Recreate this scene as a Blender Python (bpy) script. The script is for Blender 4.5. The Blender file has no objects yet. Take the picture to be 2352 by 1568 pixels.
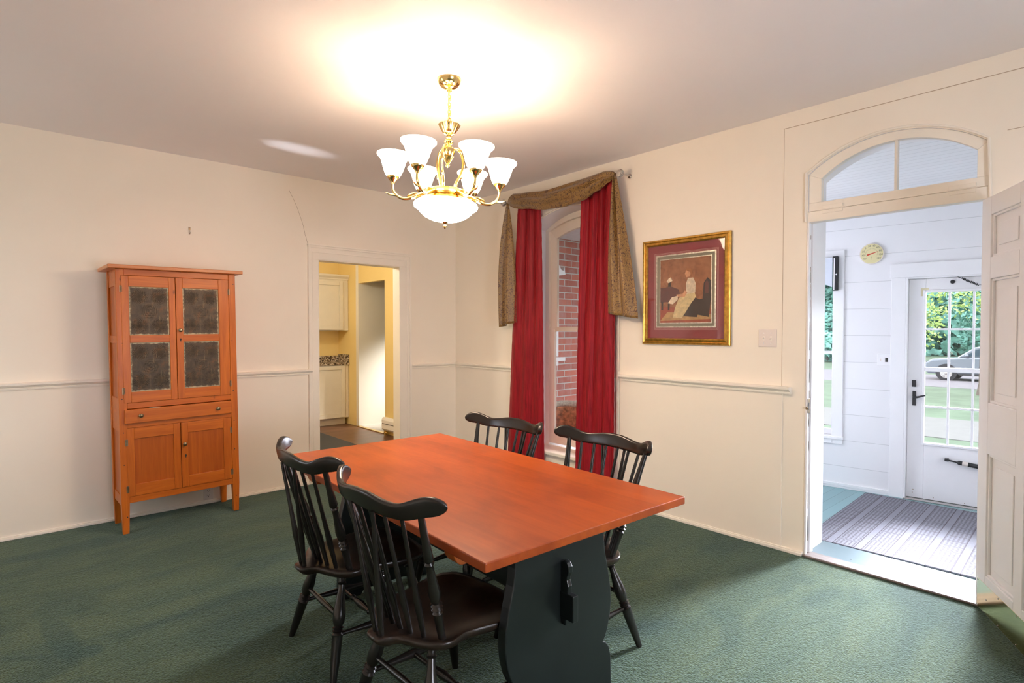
import bpy, bmesh, math, random
from mathutils import Vector, Matrix, Euler
random.seed(7)
S = bpy.context.scene
COL = S.collection
PI = math.pi
# ------------------------------------------------------------------ camera
CAM = Vector((-3.6543, -5.0088, 1.40))
YAW, PITCH, ROLL, FPX = 0.7301, -0.0211, 0.0005, 1291.42
F = Vector((math.sin(YAW)*math.cos(PITCH), math.cos(YAW)*math.cos(PITCH), math.sin(PITCH)))
R0 = Vector((math.cos(YAW), -math.sin(YAW), 0)); U0 = R0.cross(F)
R = R0*math.cos(ROLL)+U0*math.sin(ROLL); U = U0*math.cos(ROLL)-R0*math.sin(ROLL)
cd = bpy.data.cameras.new('camera'); cd.sensor_width = 36; cd.lens = 36*FPX/2352; cd.clip_end = 400; cd.clip_start = 0.05
cam = bpy.data.objects.new('camera', cd); COL.objects.link(cam)
cam.matrix_world = Matrix(((R.x, U.x, -F.x, CAM.x), (R.y, U.y, -F.y, CAM.y), (R.z, U.z, -F.z, CAM.z), (0, 0, 0, 1)))
S.camera = cam
# ------------------------------------------------------------------ view, sky, sun, daylight
S.view_settings.view_transform = 'Standard'; S.view_settings.look = 'None'
S.view_settings.exposure = 0.45; S.view_settings.gamma = 1.0
S.view_settings.use_curve_mapping = False
W = bpy.data.worlds.new('sky'); S.world = W; W.use_nodes = True
bg = W.node_tree.nodes['Background']; bg.inputs[0].default_value = (0.88, 0.92, 1.0, 1); bg.inputs[1].default_value = 3.1
S.cycles.use_denoising = True
S.cycles.max_bounces = 10; S.cycles.diffuse_bounces = 6; S.cycles.glossy_bounces = 4
S.cycles.transparent_max_bounces = 16; S.cycles.transmission_bounces = 6
S.cycles.sample_clamp_indirect = 6.0; S.cycles.caustics_reflective = False; S.cycles.caustics_refractive = False

def lamp(name, kind, loc, energy, color=(1, 1, 1), target=None, **kw):
    l = bpy.data.lights.new(name, kind); l.energy = energy; l.color = color
    for k, v in kw.items(): setattr(l, k, v)
    o = bpy.data.objects.new(name, l); COL.objects.link(o); o.location = loc
    if target is not None:
        o.rotation_euler = (Vector(target)-Vector(loc)).to_track_quat('-Z', 'Y').to_euler()
    return o
DAY = (0.86, 0.88, 1.0)
WARM = (1.0, 0.70, 0.42)
lamp('sun', 'SUN', (0, 20, 30), 3.0, (1, .95, .86), target=(4, 2, 16), angle=.03)
# area lamps standing in for daylight (one-sided, most just outside the panes)
lamp('daylight_west_window', 'AREA', (-5.35, -0.87, 1.05), 7, DAY, target=(-2.6, -2.2, 2.7), shape='RECTANGLE', size=.9, size_y=1.2)
lamp('ceiling_fill_south', 'AREA', (-2.4, -6.98, 1.05), 70, DAY, target=(-1.2, -3.6, 2.75), shape='RECTANGLE', size=1.1, size_y=1.2)  # fill added behind a made-up window to lift the ceiling
lamp('entry_fill_south', 'AREA', (1.05, -5.95, 1.45), 1.0, DAY, target=(1.0, -4.5, 1.0), shape='RECTANGLE', size=1.3, size_y=1.6)  # fill added at an unseen, made-up opening to brighten the entry
lamp('daylight_entry_door', 'AREA', (2.30, -4.07, 1.25), 58, DAY, target=(-1.7, -4.03, -.1), shape='RECTANGLE', size=.70, size_y=1.2, spread=math.radians(36))
lamp('daylight_porch', 'AREA', (.90, -1.46, 1.15), 7, DAY, target=(-2.6, -2.18, 0), shape='RECTANGLE', size=.3, size_y=1.2, spread=math.radians(50))
lamp('daylight_arched_window', 'AREA', (.80, -2.35, 1.45), 24, DAY, target=(-.1, -1.35, 1.2), shape='RECTANGLE', size=.5, size_y=1.6, spread=math.radians(100))
lamp('daylight_passage', 'AREA', (1.45, 1.5, 2.0), 4.5, (1, .97, .9), target=(.45, 2.5, .4), shape='RECTANGLE', size=.25, size_y=.25, spread=.7)  # added inside the closed passage in place of sunlight
lamp('kitchen_fill', 'POINT', (-1.9, 1.2, 2.35), 52, (1, .93, .74), shadow_soft_size=.14)  # unseen fill added to light the kitchen, no fixture built
# spot added outside the west window for the reflected patch on the ceiling
lamp('ceiling_glint_spot', 'SPOT', (-7.5, -1.1, .4), 1350, (.86, .90, 1.0), target=(-2.02, -.77, 2.756), spot_size=math.radians(2.7), spot_blend=1.0, shadow_soft_size=.03)

# ------------------------------------------------------------------ mesh helper
class MB:
    def __init__(s): s.v = []; s.f = []; s.m = []; s.sm = []
    def add(s, vs, fs, m=0, smooth=True):
        b = len(s.v); s.v += [tuple(p) for p in vs]
        for f in fs: s.f.append([b+i for i in f]); s.m.append(m); s.sm.append(smooth)
        return s
    def box(s, x0, x1, y0, y1, z0, z1, m=0, M=None):
        x0, x1 = sorted((x0, x1)); y0, y1 = sorted((y0, y1)); z0, z1 = sorted((z0, z1))
        v = [Vector(p) for p in ((x0,y0,z0),(x1,y0,z0),(x1,y1,z0),(x0,y1,z0),(x0,y0,z1),(x1,y0,z1),(x1,y1,z1),(x0,y1,z1))]
        if M: v = [M @ p for p in v]
        return s.add(v, [(0,3,2,1),(4,5,6,7),(0,1,5,4),(1,2,6,5),(2,3,7,6),(3,0,4,7)], m, False)
    def prism(s, poly, fn, d0, d1, m=0, smooth=False):
        # poly: 2d points CCW; fn(a,b,d)->xyz
        n = len(poly)
        v = [fn(a, b, d0) for a, b in poly]+[fn(a, b, d1) for a, b in poly]
        f = [tuple(range(n-1, -1, -1)), tuple(range(n, 2*n))]
        s.add(v, f, m, False)
        b = len(s.v)-2*n
        for i in range(n):
            j = (i+1) % n
            s.f.append([b+i, b+j, b+n+j, b+n+i]); s.m.append(m); s.sm.append(smooth)
        return s
    def rings(s, rs, cap0=True, cap1=True, m=0, closed=True, smooth=True):
        n = len(rs[0]); b = len(s.v)
        for r in rs: s.v += [tuple(p) for p in r]
        for k in range(len(rs)-1):
            for i in range(n if closed else n-1):
                j = (i+1) % n
                s.f.append([b+k*n+i, b+k*n+j, b+(k+1)*n+j, b+(k+1)*n+i]); s.m.append(m); s.sm.append(smooth)
        if cap0: s.f.append([b+i for i in range(n-1, -1, -1)]); s.m.append(m); s.sm.append(False)
        if cap1: s.f.append([b+(len(rs)-1)*n+i for i in range(n)]); s.m.append(m); s.sm.append(False)
        return s
    def turned(s, p0, p1, prof, n=14, m=0, cap=True, flute=None):
        # prof: (t along p0->p1 0..1, radius)
        p0 = Vector(p0); p1 = Vector(p1); ax = (p1-p0); L = ax.length; ax.normalize()
        a = ax.orthogonal().normalized(); b = ax.cross(a)
        rs = []
        for t, r in prof:
            c = p0+ax*L*t
            ring = []
            for k in range(n):
                w = 2*PI*k/n
                rr = r*(1+(flute[1]*math.cos(flute[0]*w) if flute else 0))
                ring.append(c+a*rr*math.cos(w)+b*rr*math.sin(w))
            rs.append(ring)
        return s.rings(rs, cap, cap, m)
    def lathe(s, prof, c=(0, 0, 0), n=24, m=0, cap=False, flute=None):
        rs = []
        for r, z in prof:
            rs.append([(c[0]+r*(1+(flute[1]*math.cos(flute[0]*2*PI*k/n) if flute else 0))*math.cos(2*PI*k/n),
                        c[1]+r*(1+(flute[1]*math.cos(flute[0]*2*PI*k/n) if flute else 0))*math.sin(2*PI*k/n), c[2]+z) for k in range(n)])
        return s.rings(rs, cap, cap, m)
    def tube(s, path, rad, n=10, m=0, closed=False, flat=1.0, smooth=0):
        P = [Vector(p) for p in path]; rs = []
        if smooth and not closed:      # Catmull-Rom
            Q = []; RR = []; rr_ = rad if isinstance(rad, (list, tuple)) else [rad]*len(P)
            for i in range(len(P)-1):
                p0, p1, p2, p3 = P[max(i-1, 0)], P[i], P[i+1], P[min(i+2, len(P)-1)]
                for k in range(smooth):
                    t = k/smooth; Q.append(.5*((2*p1)+(p2-p0)*t+(2*p0-5*p1+4*p2-p3)*t*t+(3*p1-p0-3*p2+p3)*t**3)); RR.append(rr_[i]+(rr_[i+1]-rr_[i])*t)
            Q.append(P[-1]); RR.append(rr_[-1]); P, rad = Q, RR
        up = None
        for i, p in enumerate(P):
            if closed: t = (P[(i+1) % len(P)]-P[i-1])
            else: t = (P[min(i+1, len(P)-1)]-P[max(i-1, 0)])
            t.normalize()
            if up is None: up = t.orthogonal().normalized()
            up = (up-t*up.dot(t)).normalized(); sd = t.cross(up)
            r = rad[i] if isinstance(rad, (list, tuple)) else rad
            rs.append([p+up*r*flat*math.cos(2*PI*k/n)+sd*r*math.sin(2*PI*k/n) for k in range(n)])
        if closed: rs.append(rs[0])
        return s.rings(rs, not closed, not closed, m)
    def grid(s, fn, nu, nv, m=0):
        v = [fn(i/nu, j/nv) for j in range(nv+1) for i in range(nu+1)]
        f = [(j*(nu+1)+i, j*(nu+1)+i+1, (j+1)*(nu+1)+i+1, (j+1)*(nu+1)+i) for j in range(nv) for i in range(nu)]
        return s.add(v, f, m, True)
    def ball(s, c, r, n=14, m=0, sc=(1, 1, 1)):
        rs = []
        for k in range(1, n//2):
            a = PI*k/(n//2)
            rs.append([(c[0]+sc[0]*r*math.sin(a)*math.cos(2*PI*i/n), c[1]+sc[1]*r*math.sin(a)*math.sin(2*PI*i/n), c[2]-sc[2]*r*math.cos(a)) for i in range(n)])
        return s.rings(rs, True, True, m)
    def build(s, name, mats, parent=None, bevel=0, seg=2, sharp=40, solid=0, sub=0, label=None):
        me = bpy.data.meshes.new(name); me.from_pydata(s.v, [], s.f)
        if not isinstance(mats, (list, tuple)): mats = [mats]
        for mm in mats: me.materials.append(mm)
        me.polygons.foreach_set('material_index', s.m); me.polygons.foreach_set('use_smooth', s.sm)
        me.validate()
        bm = bmesh.new(); bm.from_mesh(me)
        bmesh.ops.recalc_face_normals(bm, faces=bm.faces); bm.to_mesh(me); bm.free()
        if any(s.sm): me.set_sharp_from_angle(angle=math.radians(sharp))
        o = bpy.data.objects.new(name, me); COL.objects.link(o)
        if parent: o.parent = parent
        if solid: md = o.modifiers.new('solid', 'SOLIDIFY'); md.thickness = solid; md.offset = 0
        if bevel: md = o.modifiers.new('bevel', 'BEVEL'); md.width = bevel; md.segments = seg; md.limit_method = 'ANGLE'; md.angle_limit = math.radians(50)
        if sub: md = o.modifiers.new('sub', 'SUBSURF'); md.levels = sub; md.render_levels = sub
        if label: o['label'] = label
        return o

def tag(o, label, cat, group=None, kind=None):
    o['label'] = label; o['category'] = cat
    if group: o['group'] = group
    if kind: o['kind'] = kind
    return o
def empty(name, loc=(0, 0, 0), rz=0, rot=None):
    o = bpy.data.objects.new(name, None); COL.objects.link(o); o.location = loc; o.empty_display_size = .1
    o.rotation_euler = rot if rot else (0, 0, rz); return o
def struct(o): o['kind'] = 'structure'; return o
def B(x0, x1, y0, y1, z0, z1, m=0): return MB().box(x0, x1, y0, y1, z0, z1, m)

# ------------------------------------------------------------------ materials
def base(name):
    m = bpy.data.materials.new(name); m.use_nodes = True
    nt = m.node_tree; p = nt.nodes['Principled BSDF']; return m, nt, p
def nd(nt, t, **kw):
    n = nt.nodes.new(t)
    for k, v in kw.items(): setattr(n, k, v)
    return n
def srgb(r, g, b):
    f = lambda c: (c/255/12.92) if c <= 10 else ((c/255+.055)/1.055)**2.4
    return (f(r), f(g), f(b))
def mixnode(nt, fac, a, b, mode='MIX'):
    n = nd(nt, 'ShaderNodeMix', data_type='RGBA', blend_type=mode)
    if hasattr(fac, 'node'): nt.links.new(fac, n.inputs[0])
    else: n.inputs[0].default_value = fac
    for i, c in ((6, a), (7, b)):
        if hasattr(c, 'node'): nt.links.new(c, n.inputs[i])
        else: n.inputs[i].default_value = (*c, 1)
    return n.outputs[2]
def coords(nt, scale=(1, 1, 1), kind='Object', rot=(0, 0, 0)):
    tc = nd(nt, 'ShaderNodeTexCoord'); mp = nd(nt, 'ShaderNodeMapping')
    mp.inputs['Scale'].default_value = scale; mp.inputs['Rotation'].default_value = rot
    nt.links.new(tc.outputs[kind], mp.inputs[0]); return mp.outputs[0]
def noise(nt, vec, scale, detail=4, rough=.55, dist=0):
    n = nd(nt, 'ShaderNodeTexNoise'); n.inputs['Scale'].default_value = scale; n.inputs['Detail'].default_value = detail
    n.inputs['Roughness'].default_value = rough; n.inputs['Distortion'].default_value = dist
    nt.links.new(vec, n.inputs['Vector']); return n.outputs['Fac']
def ramp(nt, fac, stops):
    n = nd(nt, 'ShaderNodeValToRGB'); nt.links.new(fac, n.inputs[0]); cr = n.color_ramp
    while len(cr.elements) < len(stops): cr.elements.new(.5)
    for e, (p, c) in zip(cr.elements, stops): e.position = p; e.color = (*c, 1) if not isinstance(c, float) else (c, c, c, 1)
    return n.outputs[0]
def bump(nt, p, h, strength=.3, dist=.002):
    b = nd(nt, 'ShaderNodeBump'); b.inputs['Strength'].default_value = strength; b.inputs['Distance'].default_value = dist
    nt.links.new(h, b.inputs['Height']); nt.links.new(b.outputs[0], p.inputs['Normal'])
def mth(nt, op, a, b=None, c=None):
    n = nd(nt, 'ShaderNodeMath', operation=op)
    for i, x in enumerate((a, b, c)):
        if x is None: continue
        if hasattr(x, 'node'): nt.links.new(x, n.inputs[i])
        else: n.inputs[i].default_value = x
    return n.outputs[0]
def mat(name, col, rough=.5, metal=0, var=.0, vscale=8, bmp=0, bscale=60, coat=0, sheen=0, spec=None, dist=.002):
    m, nt, p = base(name)
    p.inputs['Base Color'].default_value = (*col, 1); p.inputs['Roughness'].default_value = rough; p.inputs['Metallic'].default_value = metal
    if coat: p.inputs['Coat Weight'].default_value = coat; p.inputs['Coat Roughness'].default_value = .12
    if sheen: p.inputs['Sheen Weight'].default_value = sheen
    if spec is not None: p.inputs['Specular IOR Level'].default_value = spec
    if var or bmp: vec = coords(nt)
    if var:
        n = noise(nt, vec, vscale)
        c = ramp(nt, n, [(.3, tuple(x*(1-var) for x in col)), (.7, tuple(min(1, x*(1+var)) for x in col))])
        nt.links.new(c, p.inputs['Base Color'])
    if bmp: bump(nt, p, noise(nt, vec, bscale, 3), bmp, dist)
    return m
def wood(name, dark, light, scale=(14, 14, .9), rough=.35, knots=0, bands=0, coat=0, spec=.5, cloud=0, relief=.08):
    m, nt, p = base(name); vec = coords(nt, scale)
    n = noise(nt, vec, 1.6, 6, .62, .8); n2 = noise(nt, vec, 9, 3, .6)
    f = mth(nt, 'ADD', mth(nt, 'MULTIPLY', n, .78), mth(nt, 'MULTIPLY', n2, .22))
    c = ramp(nt, f, [(.28, dark), (.5, tuple((a+b)/2 for a, b in zip(dark, light))), (.68, light)])
    if bands:
        v2 = coords(nt, (1, 1, 1)); sx = nd(nt, 'ShaderNodeSeparateXYZ'); nt.links.new(v2, sx.inputs[0])
        k = mth(nt, 'FLOOR', mth(nt, 'MULTIPLY', sx.outputs['XYZ'.index(bands[0])], bands[1]))
        wn = nd(nt, 'ShaderNodeTexWhiteNoise', noise_dimensions='1D'); nt.links.new(k, wn.inputs['W'])
        c = mixnode(nt, .30, c, ramp(nt, wn.outputs['Value'], [(0, tuple(x*.75 for x in dark)), (1, light)]))
    if knots:
        vv = coords(nt, (5, 5, 2.2)); vo = nd(nt, 'ShaderNodeTexVoronoi'); vo.inputs['Scale'].default_value = 2.0; nt.links.new(vv, vo.inputs['Vector'])
        k = ramp(nt, vo.outputs['Distance'], [(0.02, 1.0), (.09, 0.0)])
        c = mixnode(nt, mth(nt, 'MULTIPLY', k, knots), c, tuple(x*.3 for x in dark))
    if cloud:       # mottled figure
        cn = noise(nt, coords(nt, (3.2, 1.7, 3)), 1.8, 4, .55, .5)
        c = mixnode(nt, cloud, c, ramp(nt, cn, [(.30, (.68, .60, .55)), (.52, (1.0, 1.0, 1.0)), (.7, (1.10, 1.18, 1.2))]), 'MULTIPLY')
    nt.links.new(c, p.inputs['Base Color']); p.inputs['Roughness'].default_value = rough
    p.inputs['Specular IOR Level'].default_value = spec
    if coat: p.inputs['Coat Weight'].default_value = coat; p.inputs['Coat Roughness'].default_value = .16
    if relief: bump(nt, p, n2, relief, .001)
    return m
def glassmat(name, tint=(1, 1, 1), refl=1.0, rough=.02):
    m, nt, p = base(name); nt.nodes.remove(p); out = nt.nodes['Material Output']
    t = nd(nt, 'ShaderNodeBsdfTransparent'); t.inputs[0].default_value = (*tint, 1)
    g = nd(nt, 'ShaderNodeBsdfGlossy'); g.inputs['Roughness'].default_value = rough
    fr = nd(nt, 'ShaderNodeFresnel'); ge = nd(nt, 'ShaderNodeNewGeometry')
    nt.links.new(mth(nt, 'ADD', 1.45, mth(nt, 'MULTIPLY', ge.outputs['Backfacing'], 1/1.45-1.45)), fr.inputs[0])   # same reflection on either face of a thin pane
    mx = nd(nt, 'ShaderNodeMixShader'); nt.links.new(mth(nt, 'MULTIPLY', fr.outputs[0], refl), mx.inputs[0])
    nt.links.new(t.outputs[0], mx.inputs[1]); nt.links.new(g.outputs[0], mx.inputs[2]); nt.links.new(mx.outputs[0], out.inputs[0])
    return m
def glow(name, col, strength, diffuse=(.9, .88, .84)):
    m, nt, p = base(name); p.inputs['Base Color'].default_value = (*diffuse, 1); p.inputs['Roughness'].default_value = .4
    p.inputs['Emission Color'].default_value = (*col, 1); p.inputs['Emission Strength'].default_value = strength
    return m
M = {}
M['wall'] = mat('cream_wall_paint', (.92, .85, .735), .62, var=.018, vscale=1.5, bmp=.06, bscale=40)
M['trim'] = mat('cream_trim_paint', (.92, .865, .765), .42, var=.015, vscale=5)
M['ceil'] = mat('ceiling_paint', (.88, .84, .84), .75, var=.012, vscale=1.2)
M['white'] = mat('white_gloss_paint', (.87, .86, .87), .38, var=.015, vscale=5, bmp=.05, bscale=25)
M['plate'] = mat('ivory_plastic', (.80, .72, .66), .35)
M['dark_slot'] = mat('dark_slot', (.03, .025, .02), .6)
M['chip'] = mat('bare_chipped_paint', (.33, .24, .16), .8, var=.6, vscale=30)
M['brass'] = mat('polished_brass', (.98, .72, .30), .16, 1.0, var=.05, vscale=20)
M['brass_plate'] = mat('kick_plate_brass', (.86, .74, .42), .13, 1.0, var=.06, vscale=6)
M['old_brass'] = mat('aged_brass', (.33, .25, .15), .38, 1.0, var=.3, vscale=60)
M['steel'] = mat('nickel', (.62, .60, .58), .25, 1.0)
M['black_metal'] = mat('black_iron', (.018, .018, .02), .42, var=.2, vscale=30)
M['chair'] = wood('black_chair_paint', (.008, .007, .006), (.018, .014, .011), rough=.26, spec=.55)
M['seat'] = wood('worn_black_seat', (.008, .006, .005), (.032, .018, .011), rough=.30, spec=.55)
M['trestle'] = mat('black_green_paint', (.006, .0085, .008), .36, var=.25, vscale=6)
M['table'] = wood('cherry_table_top', (.30, .047, .0065), (.46, .092, .013), scale=(11, .8, 11), rough=.37, bands=('X', 6.3), spec=.42, cloud=.8, relief=0)
M['table_edge'] = wood('cherry_cleat', (.30, .065, .012), (.52, .14, .03), scale=(1, 14, 14), rough=.3)
M['safe_v'] = wood('orange_pine_upright', (.42, .090, .008), (.66, .180, .018), scale=(16, 16, .9), rough=.36, knots=.8, spec=.35)
M['safe_h'] = wood('orange_pine_rail', (.42, .090, .008), (.66, .180, .018), scale=(.9, 16, 16), rough=.36, knots=.8, spec=.35)
M['safe_panel'] = wood('orange_pine_panel', (.34, .066, .006), (.54, .135, .013), scale=(18, 16, .7), rough=.38, knots=.5, spec=.35)
M['pine_top'] = wood('pine_top_board', (.46, .14, .035), (.66, .24, .07), scale=(.9, 14, 14), rough=.36)
def tin(name, rot, punched=1.0):
    m, nt, p = base(name); vec = coords(nt)
    n = noise(nt, vec, 22, 5, .65); n2 = noise(nt, coords(nt, (40, 40, 3)), 2.2, 4)
    c = ramp(nt, n, [(.30, (.045, .032, .022)), (.52, (.075, .055, .036)), (.72, (.13, .066, .032))])
    streak = ramp(nt, n2, [(.62, 0.0), (.72, 1.0)])
    c = mixnode(nt, mth(nt, 'MULTIPLY', streak, .20), c, (.42, .34, .17))
    sx = nd(nt, 'ShaderNodeSeparateXYZ'); nt.links.new(vec, sx.inputs[0])
    ax = mth(nt, 'ABSOLUTE', sx.outputs[0]); az = mth(nt, 'ABSOLUTE', sx.outputs[2])
    ex = mth(nt, 'SUBTRACT', .119, ax); ez = mth(nt, 'SUBTRACT', .168, az)
    ed = mth(nt, 'ADD', mth(nt, 'MINIMUM', ex, ez), mth(nt, 'MULTIPLY', mth(nt, 'SUBTRACT', noise(nt, vec, 45, 4), .5), .030))
    e = ramp(nt, ed, [(.002, 1.0), (.010, 0.0)])
    c = mixnode(nt, mth(nt, 'MULTIPLY', e, .75), c, (.50, .42, .26))
    nt.links.new(c, p.inputs['Base Color']); p.inputs['Metallic'].default_value = .55; p.inputs['Roughness'].default_value = .48
    # punched rosettes: dots on rings about four corner centres and one middle
    def sub(v, k): return mth(nt, 'SUBTRACT', v, k)
    dx = sub(ax, .060); dz = sub(az, .100)
    r1 = mth(nt, 'SQRT', mth(nt, 'ADD', mth(nt, 'MULTIPLY', dx, dx), mth(nt, 'MULTIPLY', dz, dz)))
    r2 = mth(nt, 'SQRT', mth(nt, 'ADD', mth(nt, 'MULTIPLY', ax, ax), mth(nt, 'MULTIPLY', az, az)))
    rr = mth(nt, 'MINIMUM', r1, r2)
    a1 = mth(nt, 'ARCTAN2', dz, dx)
    dots = mth(nt, 'MULTIPLY', mth(nt, 'SINE', mth(nt, 'MULTIPLY', rr, 420)), mth(nt, 'COSINE', mth(nt, 'MULTIPLY', a1, 18)))
    mask = ramp(nt, rr, [(.046, 1.0), (.052, 0.15)])
    h = mth(nt, 'ADD', mth(nt, 'MULTIPLY', dots, mask), mth(nt, 'MULTIPLY', n, .8))
    bump(nt, p, h, .34*punched, .0025)
    return m
M['tin'] = tin('punched_tin', 0)
# carpet
def carpet():
    m, nt, p = base('green_cut_pile_carpet'); vec = coords(nt)
    big = noise(nt, coords(nt, (.75, 1.6, 1), rot=(0, 0, .35)), 1.5, 3, .5, .9)
    c = ramp(nt, big, [(.34, (.021, .038, .021)), (.46, (.046, .068, .030)), (.58, (.066, .088, .037)), (.68, (.038, .058, .027))])
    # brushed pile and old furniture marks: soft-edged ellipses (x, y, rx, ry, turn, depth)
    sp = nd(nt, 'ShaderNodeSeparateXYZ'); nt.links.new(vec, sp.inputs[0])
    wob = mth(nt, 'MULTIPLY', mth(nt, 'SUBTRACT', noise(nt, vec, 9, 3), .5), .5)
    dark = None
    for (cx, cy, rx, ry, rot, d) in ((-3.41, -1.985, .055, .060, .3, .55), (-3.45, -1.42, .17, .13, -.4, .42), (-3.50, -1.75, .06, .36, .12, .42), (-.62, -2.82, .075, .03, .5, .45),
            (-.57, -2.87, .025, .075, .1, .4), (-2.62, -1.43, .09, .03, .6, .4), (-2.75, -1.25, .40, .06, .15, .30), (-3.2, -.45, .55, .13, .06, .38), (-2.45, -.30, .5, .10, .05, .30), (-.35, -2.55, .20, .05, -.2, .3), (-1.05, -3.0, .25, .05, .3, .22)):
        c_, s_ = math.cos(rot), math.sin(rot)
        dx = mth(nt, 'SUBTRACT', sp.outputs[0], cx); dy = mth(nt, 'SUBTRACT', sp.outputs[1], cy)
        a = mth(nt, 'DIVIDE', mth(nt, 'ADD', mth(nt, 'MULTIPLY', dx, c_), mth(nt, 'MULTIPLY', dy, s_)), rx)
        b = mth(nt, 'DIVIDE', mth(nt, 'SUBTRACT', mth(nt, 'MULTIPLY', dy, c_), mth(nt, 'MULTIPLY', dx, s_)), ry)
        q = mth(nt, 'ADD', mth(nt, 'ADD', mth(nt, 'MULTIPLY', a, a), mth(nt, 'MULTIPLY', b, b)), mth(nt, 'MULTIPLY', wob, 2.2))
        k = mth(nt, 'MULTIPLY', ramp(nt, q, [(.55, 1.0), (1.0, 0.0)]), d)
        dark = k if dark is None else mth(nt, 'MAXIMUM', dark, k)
    streak = noise(nt, coords(nt, (.9, 5.5, 1), rot=(0, 0, .22)), 1.0, 3, .5, .6)
    c = mixnode(nt, ramp(nt, streak, [(.44, .42), (.54, 0.0)]), c, (.030, .052, .026))
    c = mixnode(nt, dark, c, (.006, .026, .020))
    tuft = noise(nt, vec, 110, 3, .62); t2 = noise(nt, vec, 40, 3, .6)
    c = mixnode(nt, 1.0, c, ramp(nt, tuft, [(.34, (.35, .35, .35)), (.60, (1.3, 1.3, 1.3))]), 'MULTIPLY')
    nt.links.new(c, p.inputs['Base Color']); p.inputs['Roughness'].default_value = .95; p.inputs['Specular IOR Level'].default_value = .1
    p.inputs['Sheen Weight'].default_value = .42; p.inputs['Sheen Roughness'].default_value = .35
    p.inputs['Sheen Tint'].default_value = (.60, .88, .84, 1)
    bump(nt, p, mth(nt, 'ADD', tuft, mth(nt, 'MULTIPLY', t2, .7)), .9, .010)
    return m
M['carpet'] = carpet()
# fabrics
def fabric(name, c1, c2, scale=(60, 60, 3), rough=.6, sheen=.3):
    m, nt, p = base(name); n = noise(nt, coords(nt, scale), 1.3, 4, .6, .6)
    nt.links.new(ramp(nt, n, [(.35, c1), (.68, c2)]), p.inputs['Base Color']); p.inputs['Roughness'].default_value = rough
    p.inputs['Sheen Weight'].default_value = sheen; bump(nt, p, n, .35, .004); return m
M['red'] = fabric('crinkled_crimson_taffeta', (.20, .005, .010), (.38, .012, .022), rough=.5, sheen=.0)
def brocade():
    m, nt, p = base('gold_brown_brocade'); vec = coords(nt, (1, 1, 1))
    n1 = noise(nt, vec, 15, 1.5, .45, 1.9)
    w = mth(nt, 'ABSOLUTE', mth(nt, 'SUBTRACT', mth(nt, 'FRACT', mth(nt, 'MULTIPLY', n1, 6)), .5))
    vine = ramp(nt, w, [(.09, 1.0), (.16, 0.0)])
    fine = noise(nt, coords(nt, (200, 200, 200)), 1, 2)
    c = mixnode(nt, vine, ramp(nt, fine, [(.3, (.22, .120, .030)), (.7, (.32, .185, .052))]), (.085, .034, .014))
    nt.links.new(c, p.inputs['Base Color']); p.inputs['Roughness'].default_value = .42; p.inputs['Sheen Weight'].default_value = .25
    bump(nt, p, fine, .2, .001); return m
M['red'].node_tree.nodes['Principled BSDF'].inputs['Specular IOR Level'].default_value = .22
M['gold'] = brocade()
M['rug_grey'] = mat('charcoal_rug', (.045, .047, .055), .9, var=.25, vscale=120, bmp=.4, bscale=250)
M['glass'] = glassmat('window_glass')
M['pglass'] = glassmat('picture_glass', refl=1.5, rough=.03)
M['crystal'] = mat('clear_acrylic', (.9, .88, .84), .06); M['crystal'].node_tree.nodes['Principled BSDF'].inputs['Transmission Weight'].default_value = .85
M['gilt'] = mat('gilt_frame', (.62, .36, .075), .30, .85, var=.25, vscale=35, bmp=.4, bscale=120)
M['shade'] = glow('lit_frosted_glass', (1.0, .74, .53), 10.5)
M['bowl'] = glow('lit_frosted_bowl_glass', (1.0, .74, .53), 63)
M['kyellow'] = mat('yellow_wall_paint', (.80, .62, .27), .6, var=.02, vscale=2)
M['kcab'] = mat('cream_cabinet_paint', (.70, .645, .54), .4, var=.02)
M['kwhite'] = mat('pale_passage_paint', (.76, .72, .64), .6)
M['kfloor'] = wood('brown_plank_floor', (.085, .036, .018), (.17, .080, .042), scale=(1.2, 14, 14), rough=.38, bands=('Y', 8))
def granite():
    m, nt, p = base('speckled_granite'); vec = coords(nt)
    vo = nd(nt, 'ShaderNodeTexVoronoi'); vo.inputs['Scale'].default_value = 70; nt.links.new(vec, vo.inputs['Vector'])
    sx = nd(nt, 'ShaderNodeSeparateColor'); nt.links.new(vo.outputs['Color'], sx.inputs[0])
    nt.links.new(ramp(nt, sx.outputs[0], [(.15, (.035, .025, .018)), (.4, (.20, .13, .075)), (.65, (.46, .36, .25)), (.9, (.60, .52, .42))]), p.inputs['Base Color'])
    p.inputs['Roughness'].default_value = .2; return m
M['granite'] = granite()
def boards(name, c1, axis, width, rough=.5, gap=.025, var=.05, groove=.35, off=0.0):
    m, nt, p = base(name); vec = coords(nt); sx = nd(nt, 'ShaderNodeSeparateXYZ'); nt.links.new(vec, sx.inputs[0])
    t = mth(nt, 'DIVIDE', mth(nt, 'SUBTRACT', sx.outputs['XYZ'.index(axis)], off), width)
    fr = mth(nt, 'FRACT', t); g = mth(nt, 'LESS_THAN', fr, gap)
    wn = nd(nt, 'ShaderNodeTexWhiteNoise', noise_dimensions='1D'); nt.links.new(mth(nt, 'FLOOR', t), wn.inputs['W'])
    c = ramp(nt, wn.outputs['Value'], [(0, tuple(x*(1-var) for x in c1)), (1, tuple(min(1, x*(1+var)) for x in c1))])
    c = mixnode(nt, g, c, tuple(x*groove for x in c1)); nt.links.new(c, p.inputs['Base Color']); p.inputs['Roughness'].default_value = rough
    bump(nt, p, mth(nt, 'SUBTRACT', 1.0, g), .6, .003); return m
M['beadboard'] = boards('white_beadboard', (.82, .83, .85), 'X', .085, .45, .05, .015, .62)
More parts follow.
